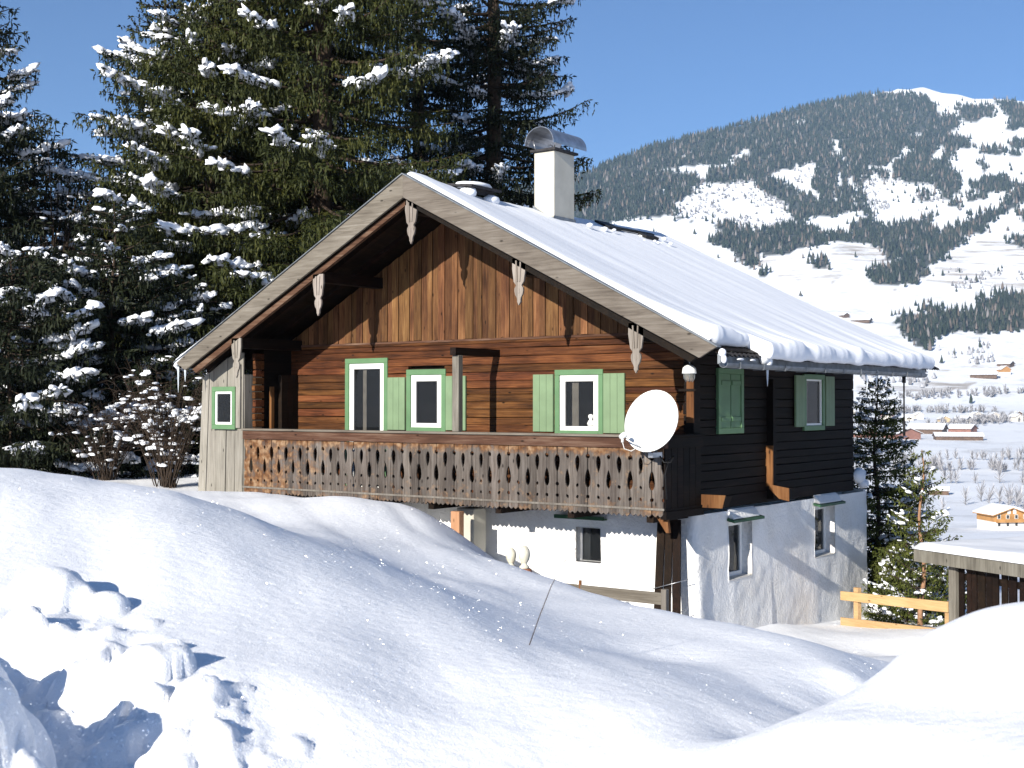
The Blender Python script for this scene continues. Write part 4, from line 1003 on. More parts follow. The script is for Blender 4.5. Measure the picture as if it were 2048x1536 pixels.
mb.tube([loc_(lnb - dd * .05), loc_(lnb - dd * .01), loc_(lnb + dd * .02), loc_(lnb + dd * .06)], [.03, .045, .05, .05], 10); mb.tube([loc_(lnb), loc_(lnb + Vector((0, 0, -.10)))], .022, 8); mb.build('receiver', M['dish'], dish)
mb = MB(); mb.tube([loc_(lnb + Vector((0, 0, -.10))), loc_(lnb + Vector((.02, .02, -.20))), loc_(lnb + Vector((.10, .1, -.24))), loc_(lnb + Vector((.18, .15, -.18))), loc_(low + Vector((-.06, -.06, 0)))], .007, 5); mb.build('cable', M['dish'], dish)
mb = MB(); mb.box(loc_((.02, BY - .36, 2.98)), loc_((.10, BY - .05, 3.06))); mb.tube([loc_((.06, BY - .18, 3.02)), loc_((.06, BY - .2, 3.5)), loc_(DC + Vector((0, .08, 0)))], .022, 8); mb.build('bracket', M['metal'], dish)
mb = MB(); mb.tube([loc_((.1, BY - .12, 3.0)), loc_((.18, BY - .14, 2.9)), loc_((.28, BY - .1, 2.9)), loc_((.30, BY - .02, 3.0)), loc_((.2, BY, 2.95)), loc_((.14, BY - .03, 2.7)), loc_((.16, BY - .02, 2.3))], .012, 6); mb.build('black_cable', M['black'], dish)

# hanging lamp under the right end of the gable overhang
LX, LY = .62, -1.35
lamp = empty('hanging_lamp', (LX, LY, 4.58)); tag(lamp, 'white enamel lamp with a glass jar hanging under the right roof corner', 'lamp')
mb = MB(); mb.tube([(0, 0, 0), (.01, 0, -.14)], .010, 6); mb.build('hook', M['zinc'], lamp)
mb = MB(); mb.lathe([(.0, -.12), (.03, -.125), (.07, -.14), (.105, -.175), (.115, -.25), (.113, -.262), (.0, -.262)], 18); mb.build('lamp_shade', M['porc'], lamp)
mb = MB(); mb.lathe([(.09, -.263), (.092, -.30), (.085, -.35), (.055, -.385), (0, -.39)], 14); mb.build('jar', M['lampglass'], lamp)
mb = MB()
for k in range(6):
    a = 2 * PI * k / 6; mb.tube([(.1 * math.cos(a), .1 * math.sin(a), -.262), (.096 * math.cos(a), .096 * math.sin(a), -.34), (.05 * math.cos(a), .05 * math.sin(a), -.40)], .005, 4)
mb.build('guard', M['zinc'], lamp)

# boxes on the side wall
fb = empty('flower_box', (.30, .02, 2.09)); tag(fb, 'empty light wooden flower box just right of the balcony corner', 'flower box')
mb = MB(); mb.prism([(-.20, 0), (.20, 0), (.26, .22), (-.20, .22)], 1, -.02, 0); mb.build('front_board', M['oak'], fb)  # lighter wood than the trough: sunlit front put into the colour
mb = MB(); mb.prism([(-.18, .01), (.18, .01), (.24, .19), (-.18, .19)], 1, .002, .26); mb.build('trough', M['dark'], fb)
fb2 = empty('flower_box', (.24, 2.80, 2.08)); tag(fb2, 'light wooden flower box below the vertical board between the two side windows', 'flower box')
mb = MB(); mb.prism([(-.20, .18), (.0, .0), (.20, -.04), (.20, .20), (-.20, .26)], 1, -.02, 0); mb.build('front_board', M['oak'], fb2)  # front face again paler than its box, sunlight painted in as wood tone
mb = MB(); mb.prism([(-.18, .19), (.0, .01), (.18, -.02), (.18, .18), (-.18, .2)], 1, .002, .3); mb.build('trough', M['dark'], fb2)
mb = MB(); mb.box((-.04, 2.79, 2.30), (.115, 2.82, 3.06)); mb.build('wall_board', M['oak'], house)  # sunlit strip painted as lighter wood against the near-black stud
mb = MB(); mb.box((-.04, 2.822, 2.06), (.11, 2.95, 4.3)); mb.build('wall_stud', M['dark'], house)

# planks leaning under the balcony corner
for k, (xt, xb, w_, lab) in enumerate(((-.56, -.50, .15, 'dark leaning plank nearest the window under the balcony corner'), (-.40, -.32, .14, 'middle one of the three dark leaning planks'), (-.25, -.12, .15, 'dark leaning plank closest to the white house corner'))):
    mb = MB(); vs = []
    for (z_, xc, y_) in ((1.88, xt, -.16), (.0, xb, -.42)):
        for dy in (0, .032): vs += [(xc - w_ / 2, y_ - dy - .01 * k, z_), (xc + w_ / 2, y_ - dy - .01 * k, z_)]
    mb.add(vs, [(0, 1, 5, 4), (2, 6, 7, 3), (0, 4, 6, 2), (1, 3, 7, 5), (0, 2, 3, 1), (4, 5, 7, 6)])
    o = mb.build('plank', M['darkx'], None, bev=.004); tag(o, lab, 'plank', 'dark planks leaning under the balcony')
mb = MB(); mb.tube([(-.62, -.40, .70), (-.3, -.42, .80), (.02, -.30, .90)], .008, 5); mb.tube([(-.5, -.47, .22), (-.25, -.47, .28), (.02, -.36, .40)], .008, 5); tag(mb.build('wire', M['metal']), 'thin grey wires stretched across the leaning planks', 'wire')
mb = MB(); mb.prism([(-.10, 2.0), (.10, 2.0), (.14, 1.75), (.08, 1.75)], 1, BY + .10, BY + .16); mb.build('corner_brace', M['oak'], house)

# grey rail in front of the ground floor
ra = empty('yard_rail', (.83, -2.5, .2)); tag(ra, 'low weathered grey rail between two posts before the white wall', 'rail')
mb = MB(); mb.box((-3.0, -.02, .62), (-.03, .02, .80)); mb.build('rail_board', M['grey'], ra, bev=.005)
mb = MB(); mb.box((-3.0, -.02, .24), (-.03, .02, .40)); mb.build('rail_board', M['grey'], ra, bev=.005)
mb = MB(); mb.box((-.045, -.05, -.2), (.045, .019 - .04 + .06, .86)); mb.build('post', M['greyz'], ra, bev=.005)
mb = MB(); mb.tube([(-1.52, 0, .5), (-1.52, 0, .87)], .025, 8); mb.build('post', M['oak'], ra)

# two cream finials on terracotta feet
for k, (fx, s_, lab) in enumerate(((-1.30, .88, 'smaller cream stone finial on a terracotta foot, farther from the window'), (-1.05, 1.0, 'larger cream stone finial on a terracotta foot, nearer the window'))):
    f_ = empty('stone_finial', (fx, -3.5, 1.28)); f_.scale = (s_, s_, s_); tag(f_, lab, 'finial', 'pair of cream finials peeking over the snow bank')
    mb = MB(); mb.lathe([(0, .40), (.045, .385), (.082, .33), (.092, .26), (.08, .19), (.05, .14), (.04, .12), (.055, .10), (.075, .08), (.08, .055), (0, .05)], 16); mb.build('bulb', M['stone'], f_)
    mb = MB(); mb.lathe([(0, .05), (.10, .048), (.12, .02), (.125, -.25), (0, -.25)], 14); mb.build('foot', M['brick'], f_)

# dry stalk sticking out of the snow bank
q0 = Vector((5.29, -12.23, float(ground_z(5.29, -12.23)) - .03)); pts = [q0, q0 + Vector((.06, .05, .22)), q0 + Vector((.13, .10, .44)), q0 + Vector((.20, .15, .60)), q0 + Vector((.27, .20, .70))]
mb = MB(); mb.tube(pts, [.004, .0035, .003, .0022, .0015], 5); st_ = mb.build('dry_stalk', M['twig']); tag(st_, 'single thin dry grass stalk sticking out of the snow bank', 'stalk')

# ------------------------------------------------------------------ pine fence and open shed beyond the yard
AX, AY = 3.15, 3.57; ang = math.atan2(-.471, .882)
fen = empty('wooden_fence', (AX, AY, -.2), ang); tag(fen, 'new orange pine fence with two rails between house corner and shed', 'fence')
for k, xx in enumerate((-2.55, -.12)):
    mb = MB(); mb.box((xx - .06, .022, -.7), (xx + .06, .12, .46 if k == 0 else .52)); mb.build('post', M['fresh'], fen, bev=.005)
mb = MB(); mb.prism([(-2.95, .17), (-.06, .34), (-.06, .53), (-2.95, .345)], 1, -.02, .02); mb.build('rail', M['fresh'], fen, bev=.004)
mb = MB(); mb.prism([(-2.95, -.33), (-.06, -.12), (-.06, .04), (-2.95, -.17)], 1, -.02, .02); mb.build('rail', M['fresh'], fen, bev=.004)
shed = empty('plank_shed', (AX, AY, -.2), ang); tag(shed, 'low dark plank shed with gaps between boards and snow on its flat roof', 'shed')
mb = MB(); mb.box((0, -.06, -.6), (.17, .11, 1.22)); mb.build('corner_post', M['greyz'], shed, bev=.008)
mb = MB(); mb.box((-.62, -.22, 1.235), (5.5, 2.6, 1.27)); mb.box((-.64, -.26, 1.20), (5.5, -.225, 1.42)); mb.box((-.64, -.225, 1.20), (-.60, 2.6, 1.42)); mb.build('roof', M['greyz'], shed)
rr = random.Random(8); x = .19
while x < 5.4:
    wd = rr.uniform(.10, .17); mb = MB(); z0 = -.5; mb.box((x, .0, z0), (x + wd, .03, 1.232)); mb.build('board', M['darkx'], shed); x += wd + rr.choice([.012, .03, .06, .07])
mb = MB(); mb.box((.18, .035, .95), (5.4, .11, 1.06)); mb.box((.18, .035, .1), (5.4, .11, .2)); mb.build('cross_rail', M['darkx'], shed)
# snow slab on the shed roof
nx, ny = 60, 26; gx = np.linspace(-.66, 5.5, nx); gy = np.linspace(-.30, 2.6, ny); GX, GY = np.meshgrid(gx, gy, indexing='ij')
ed = np.minimum(np.minimum(GX + .66, GY + .30), 2.6 - GY); T = .13 * np.clip(ed / .14, 0, 1) ** .5 + fbm(GX * 1.2, GY * 1.2, 99, 3) * .03 * np.clip(ed / .2, 0, 1)
V = np.stack([GX, GY, 1.43 + T], -1).reshape(-1, 3); i = np.arange(nx - 1)[:, None] * ny + np.arange(ny - 1)[None, :]
so_ = link_mesh('shed_snow', quick_mesh('shed snow', V, np.stack([i, i + ny, i + ny + 1, i + 1], -1).reshape(-1, 4), [M['snowp']], True), None, (AX, AY, -.2), (0, 0, ang)); tag(so_, 'smooth snow slab on the shed roof', 'snow', kind='stuff')

# ------------------------------------------------------------------ trees
def kites(P, D, Wd, L, rs, curl=.25):
    """needle sprays: one kite-shaped facet each, base P, direction D (unit), width Wd, length L"""
    n = len(P); up = rs.normal(size=(n, 3)); side = np.cross(D, up); side /= np.linalg.norm(side, axis=1)[:, None] + 1e-9
    a = P; b = P + D * (L * .42)[:, None] + side * (Wd * .5)[:, None]; c = P + D * L[:, None]; c[:, 2] -= L * curl * .5; d = P + D * (L * .42)[:, None] - side * (Wd * .5)[:, None]
    V = np.stack([a, b, c, d], 1).reshape(-1, 3); F = np.arange(4 * n).reshape(-1, 4)
    return V, F
_sph = []
for j in range(4):
    ph = PI / 2 - j * PI / 4.0
    for k in range(7): _sph.append((math.cos(ph) * math.cos(2 * PI * k / 7), math.cos(ph) * math.sin(2 * PI * k / 7), math.sin(ph)))
_sph = np.array(_sph); _sf = np.array([(j * 7 + k, (j + 1) * 7 + k, (j + 1) * 7 + (k + 1) % 7, j * 7 + (k + 1) % 7) for j in range(3) for k in range(7)])
def snow_mesh(name, P, D, S, rs):
    """flattened lumps at P, long axis along D, sizes S (n,3)"""
    n = len(P)
    D = D / (np.linalg.norm(D, axis=1)[:, None] + 1e-9)
    Z = np.tile([0, 0, 1.0], (n, 1)); Yv = np.cross(Z, D); Yv /= np.linalg.norm(Yv, axis=1)[:, None] + 1e-9; Zv = np.cross(D, Yv)
    q = _sph[None] * (1 + rs.uniform(-.28, .28, (n, 28, 1)) * np.where(np.arange(28) < 7, .2, 1)[None, :, None])
    V = P[:, None] + q[:, :, :1] * (D * S[:, :1])[:, None] + q[:, :, 1:2] * (Yv * S[:, 1:2])[:, None] + q[:, :, 2:] * (Zv * S[:, 2:])[:, None]
    F = _sf[None] + (np.arange(n) * 28)[:, None, None]
    return quick_mesh(name, V.reshape(-1, 3), F.reshape(-1, 4), [M['snowt']], True)
def spruce(px_s, dep, H, Rm, seed, label, nb=170, zlo=.06, snow=.55, mat='needle', bark='bark', taper=.8, group=None, xy=None, detail=1.0, vis_top=18.5, steep=.5, trunk_r=None, curt=1.0, prof=None, kw=1.0, asc=0, kl=1.0, lg=1.0, sk=1.0):
    rs = np.random.RandomState(seed)
    if xy is None: x0, y0 = xy_of(px_s, dep)
    else: x0, y0 = xy
    z0 = float(ground_z(x0, y0)) - .25
    t = empty('spruce_tree', (x0, y0, z0)); tag(t, label, 'tree', group)
    tr = trunk_r or H * .0125
    mb = MB(); n = 14; pts = [(math.sin(i * .9 + seed) * .04 * (i > 0), math.cos(i * .7 + seed) * .04 * (i > 0), H * .985 * i / n) for i in range(n + 1)]
    mb.tube(pts, [tr * (1 - i / n) ** .85 * (1.25 if i == 0 else 1) + .008 for i in range(n + 1)], 9); mb.build('trunk', M[bark], t)
    KP, KD, KW, KL = [], [], [], []; SP, SDr, SS = [], [], []; twig = MB()
    hs = np.sort(zlo * H + (H * .975 - zlo * H) * (rs.rand(nb) ** (1.0 + .0 * detail)))
    golden = rs.rand() * 6.28
    for bi, h in enumerate(hs):
        f = h / H
        R = Rm * (1 - f) ** taper if prof is None else Rm * np.interp(f, *prof)
        L = max(.12, R * rs.uniform(.72, 1.15)); az = golden + bi * 2.399963 + rs.uniform(-.3, .3)
        dirh = np.array([math.cos(az), math.sin(az), 0]); out = np.array([-math.sin(az), math.cos(az), 0])
        a = steep * (1 - f) ** .6 - .25 * f + rs.uniform(-.12, .12) - asc; b = (.30 + .15 * rs.rand()) * (1 - f) ** .5
        hidden = z0 + h > vis_top
        dt = detail * (.3 if hidden else 1)
        def pt(u): return dirh * (L * u) + np.array([0, 0, h + L * (-a * u + b * u * u)]) + out * (math.sin(u * 3 + az) * .06 * L)
        us = np.linspace(0, 1, 6)
        if not hidden: twig.tube([tuple(pt(u)) for u in us], [max(.006, tr * .16 * (1 - u) + .008) * min(1, L / 2 + .3) for u in us], 4, cap=False)
        nl = max(4, int(L / (.15 * lg) * dt)); sn = (rs.rand() < snow) and not hidden
        s0 = rs.uniform(.25, .7); s1 = min(1.05, s0 + rs.uniform(.25, .8))
        for k in range(nl):
            u = (.12 + .88 * (k + rs.rand()) / nl) ** .85
            p = pt(u); tang = pt(min(1, u + .05)) - pt(u - .05); tang /= np.linalg.norm(tang)
            sg = 1 if k % 2 else -1
            ll = (.34 * L * (1 - u) ** .7 + .13 + .05 * L) * rs.uniform(.6, 1.15) * min(1, 2.6 / max(L, .6) + .25)
            ld = tang * rs.uniform(.5, .9) + out * sg * rs.uniform(.6, 1) + np.array([0, 0, rs.uniform(-.35, .05)]); ld /= np.linalg.norm(ld)
            m_ = max(2, int(ll / (.13 * lg) * (1 if dt > .5 else .5)))
            for q in range(m_):
                w_ = (q + rs.rand()) / m_; pp = p + ld * ll * w_ + np.array([0, 0, -.10 * ll * w_ * w_])
                # spray along the twig
                for e in range(3 if not hidden else 2):
                    KP.append(pp); dd = ld + rs.normal(size=3) * .38; KD.append(dd); KL.append(rs.uniform(.10, .21) * kl * (1.5 if hidden else 1)); KW.append(rs.uniform(.035, .065) * kw * (1.7 if hidden else 1))
                # hanging curtain
                hl = curt * rs.uniform(.05, .30) * (.5 + .6 * min(1, L / 3))
                hp = pp.copy(); left = hl
                while left > 0:
                    sl = rs.uniform(.09, .15) * kl; KP.append(hp.copy()); dd = np.array([rs.normal() * .3, rs.normal() * .3, -1.]); KD.append(dd); KL.append(sl * 1.15); KW.append(rs.uniform(.032, .06) * kw); hp = hp + dd / np.linalg.norm(dd) * sl * .75; left -= sl
            if sn and s0 < u < s1 and rs.rand() < .75:
                mm = p + ld * ll * rs.uniform(.05, .6) + np.array([0, 0, .035]); SP.append(mm); SDr.append(ld * .7 + tang * .6); sc_ = rs.uniform(.6, 1.3) * min(1, .35 + L / 4)
                sc_ *= sk; SS.append((.26 * sc_, .10 * sc_, .065 * sc_ * rs.uniform(.7, 1.4)))
        if sn:
            for k in range(int((s1 - s0) * L / .085)):
                u = s0 + (s1 - s0) * rs.rand(); p = pt(min(u, 1)); tang = pt(min(1, u + .05)) - pt(u - .05)
                sc_ = rs.uniform(.35, 1.45) * min(1, .4 + L / 4); SP.append(p + np.array([rs.normal() * .09, rs.normal() * .09, .045 + rs.normal() * .02])); SDr.append(tang + rs.normal(size=3) * np.linalg.norm(tang) * .45); sc_ *= sk; SS.append((.20 * sc_, .115 * sc_ * (1.6 - u), .085 * sc_))
    KP = np.array(KP); KD = np.array(KD); KD /= np.linalg.norm(KD, axis=1)[:, None]
    V, F = kites(KP, KD, np.array(KW), np.array(KL), rs)
    cr = link_mesh('crown', quick_mesh('spruce crown', V, F, [M[mat]]), t); cr['kind'] = 'stuff'
    twig.build('branches', M['twig'], t)['kind'] = 'stuff'
    if SP:
        so = link_mesh('branch_snow', snow_mesh('branch snow', np.array(SP), np.array(SDr), np.array(SS), rs), t); so['kind'] = 'stuff'
    return len(F)
def S(px, dep): return (px - 1024) / 2594 * dep
GR = 'tall spruces behind the farmhouse'
nk = 0
nk += spruce(S(640, 37), 37, 31, 5.4, 3, 'tall olive-green spruce directly behind the left half of the farmhouse roof', nb=400, snow=.42, group=GR, taper=.72, zlo=.03, steep=.62, curt=1.9)
nk += spruce(S(425, 39), 39, 21.5, 6.0, 5, 'broad spruce with long snow-covered branches left of the farmhouse gable', nb=390, snow=.55, group=GR, prof=([0, .25, .44, .55, .67, .8, 1], [.8, .9, .72, .55, .31, .18, .03]), zlo=.03, steep=.66, curt=1.6)
nk += spruce(S(985, 43), 43, 30, 4.2, 8, 'dark spruce with see-through crown behind the chimney', nb=300, snow=.26, mat='needle_shade', group=GR, taper=.55, zlo=.03, steep=.5, curt=1.3)
nk += spruce(S(835, 47), 47, 30, 4.8, 9, 'shaded spruce in the gap between the tallest spruce and the dark one by the chimney', nb=230, snow=.2, mat='needle_shade', group=GR, taper=.6, detail=.8, lg=1.2, curt=1.6, kw=1.3)
nk += spruce(S(505, 46), 46, 31, 5.6, 12, 'shaded spruce standing behind the two broad ones', nb=230, snow=.1, mat='needle_shade', group=GR, taper=.6, detail=.8, lg=1.3, curt=1.8, kw=1.5)
nk += spruce(S(330, 47), 47, 20, 4.8, 13, 'shaded spruce showing behind the snowy branches on the left', nb=200, snow=.2, mat='needle_shade', group=GR, taper=.7, detail=.8, lg=1.3, curt=1.6, kw=1.5)
nk += spruce(S(-95, 36), 36, 19, 5.2, 14, 'dark spruce cut by the left edge of the photo', nb=240, snow=.35, mat='needle_shade', group=GR, taper=.95, zlo=.04, curt=1.3)
nk += spruce(S(90, 41), 41, 10.5, 4.2, 15, 'lower snow-dusted spruce between the left-edge spruce and the broad one', nb=190, snow=.5, mat='needle_shade', group=GR, taper=.6, zlo=.04, curt=1.4)
nk += spruce(S(225, 33), 33, 7.2, 3.6, 16, 'small dark spruce with heavy snow pads near the left end of the house', nb=150, snow=.42, mat='needle_shade', group=GR, taper=.55, zlo=.04, curt=1.4)
nk += spruce(S(20, 31), 31, 5.6, 3.4, 17, 'squat dark spruce behind the snow bank at the far left', nb=130, snow=.42, mat='needle_shade', group=GR, taper=.5, zlo=.04, curt=1.4)
nk += spruce(S(380, 34), 34, 5.4, 2.6, 18, 'low dark spruce right behind the boarded bay', nb=110, snow=.4, mat='needle_shade', group=GR, taper=.5, zlo=.04, curt=1.4)
GR2 = 'young spruces beyond the right corner of the house'
sm = dict(mat='needley', group=GR2, curt=.35, kw=.62, kl=.5, lg=.55, sk=.6)
nk += spruce(S(1752, 29.4), 29.4, 5.8, 1.85, 21, 'bushy young spruce right against the rear corner of the farmhouse', nb=230, snow=.5, taper=.7, zlo=.03, steep=.35, **sm)
nk += spruce(S(1842, 26.6), 26.6, 3.9, 1.15, 22, 'slender young spruce with a bare pinkish trunk and open branches', nb=50, snow=.2, bark='barkp', taper=.8, zlo=.15, steep=-.1, trunk_r=.05, asc=.12, **sm)
nk += spruce(S(1812, 27.2), 27.2, 2.0, 1.15, 23, 'low snow-laden spruce behind the pine fence', nb=56, snow=.75, taper=.6, zlo=.06, steep=.2, **sm)
nk += spruce(S(1880, 28), 28, 2.0, 1.1, 24, 'low snow-laden spruce half hidden behind the shed post', nb=46, snow=.7, taper=.6, zlo=.06, steep=.2, **sm)
print('needle facets', nk)

def bare_shrub(x0, y0, H, spread, seed, label, nst, nsnow, zmin=0, cat='shrub', name='bare_shrub', thick=.02):
    rs = np.random.RandomState(seed); z0 = float(ground_z(x0, y0)) - .1
    t = empty(name, (x0, y0, z0)); tag(t, label, cat)
    mb = MB(); ends = []
    for k in range(nst):
        az = rs.uniform(0, 2 * PI); ln = rs.uniform(.15, 1) * spread; h = H * rs.uniform(.55, 1.05)
        p0 = np.array([rs.normal() * .15 * spread * .4, rs.normal() * .15 * spread * .4, zmin]); p1 = p0 + np.array([math.cos(az) * ln * .35, math.sin(az) * ln * .35, (h - zmin) * .55]); p2 = p0 + np.array([math.cos(az) * ln, math.sin(az) * ln, (h - zmin)])
        cs = [(1 - u) ** 2 * p0 + 2 * u * (1 - u) * p1 + u * u * p2 for u in np.linspace(0, 1, 6)]
        mb.tube(cs, [thick * (1 - .8 * i / 5) for i in range(6)], 4, cap=False)
        for q in range(9):
            u = rs.uniform(.3, 1); c = (1 - u) ** 2 * p0 + 2 * u * (1 - u) * p1 + u * u * p2
            d = np.array([rs.normal(), rs.normal(), rs.uniform(-.6, .6)]); d /= np.linalg.norm(d); l = rs.uniform(.2, .6) * spread * .5
            e = c + d * l + np.array([0, 0, -.12 * l]); mb.tube([c, (c + e) / 2 + np.array([0, 0, .05]), e], [.007, .005, .003], 3, cap=False); ends += [(e, d), ((c + e) / 2, d), (c, d)]
    mb.build('branches', M['twig'], t)['kind'] = 'stuff'
    idx = rs.randint(0, len(ends), nsnow)
    P = np.array([ends[i][0] + rs.normal(size=3) * .03 for i in idx]); Dv = np.array([ends[i][1] * np.array([1, 1, .2]) for i in idx])
    sz = rs.uniform(.3, 1.1, nsnow) ** 1.8
    o = link_mesh('branch_snow', snow_mesh('shrub snow', P, Dv, np.stack([.15 * sz, .055 * sz, .045 * sz], -1), rs), t); o['kind'] = 'stuff'
xx, yy = xy_of(S(335, 29), 29); bare_shrub(xx, yy, 2.9, 1.4, 5, 'leafless shrub with snow balls on its twigs beside the boarded bay', 90, 210, thick=.012)
xx, yy = xy_of(S(215, 30), 30); bare_shrub(xx, yy, 2.3, 1.5, 6, 'low leafless shrub under snow left of the one by the boarded bay', 70, 150, thick=.012)
xx, yy = xy_of(S(110, 37), 37); bare_shrub(xx, yy, 9.0, 1.9, 7, 'frosted leafless tree crown showing pale between the left spruces', 46, 220, zmin=5.0, cat='tree', name='bare_tree', thick=.03)

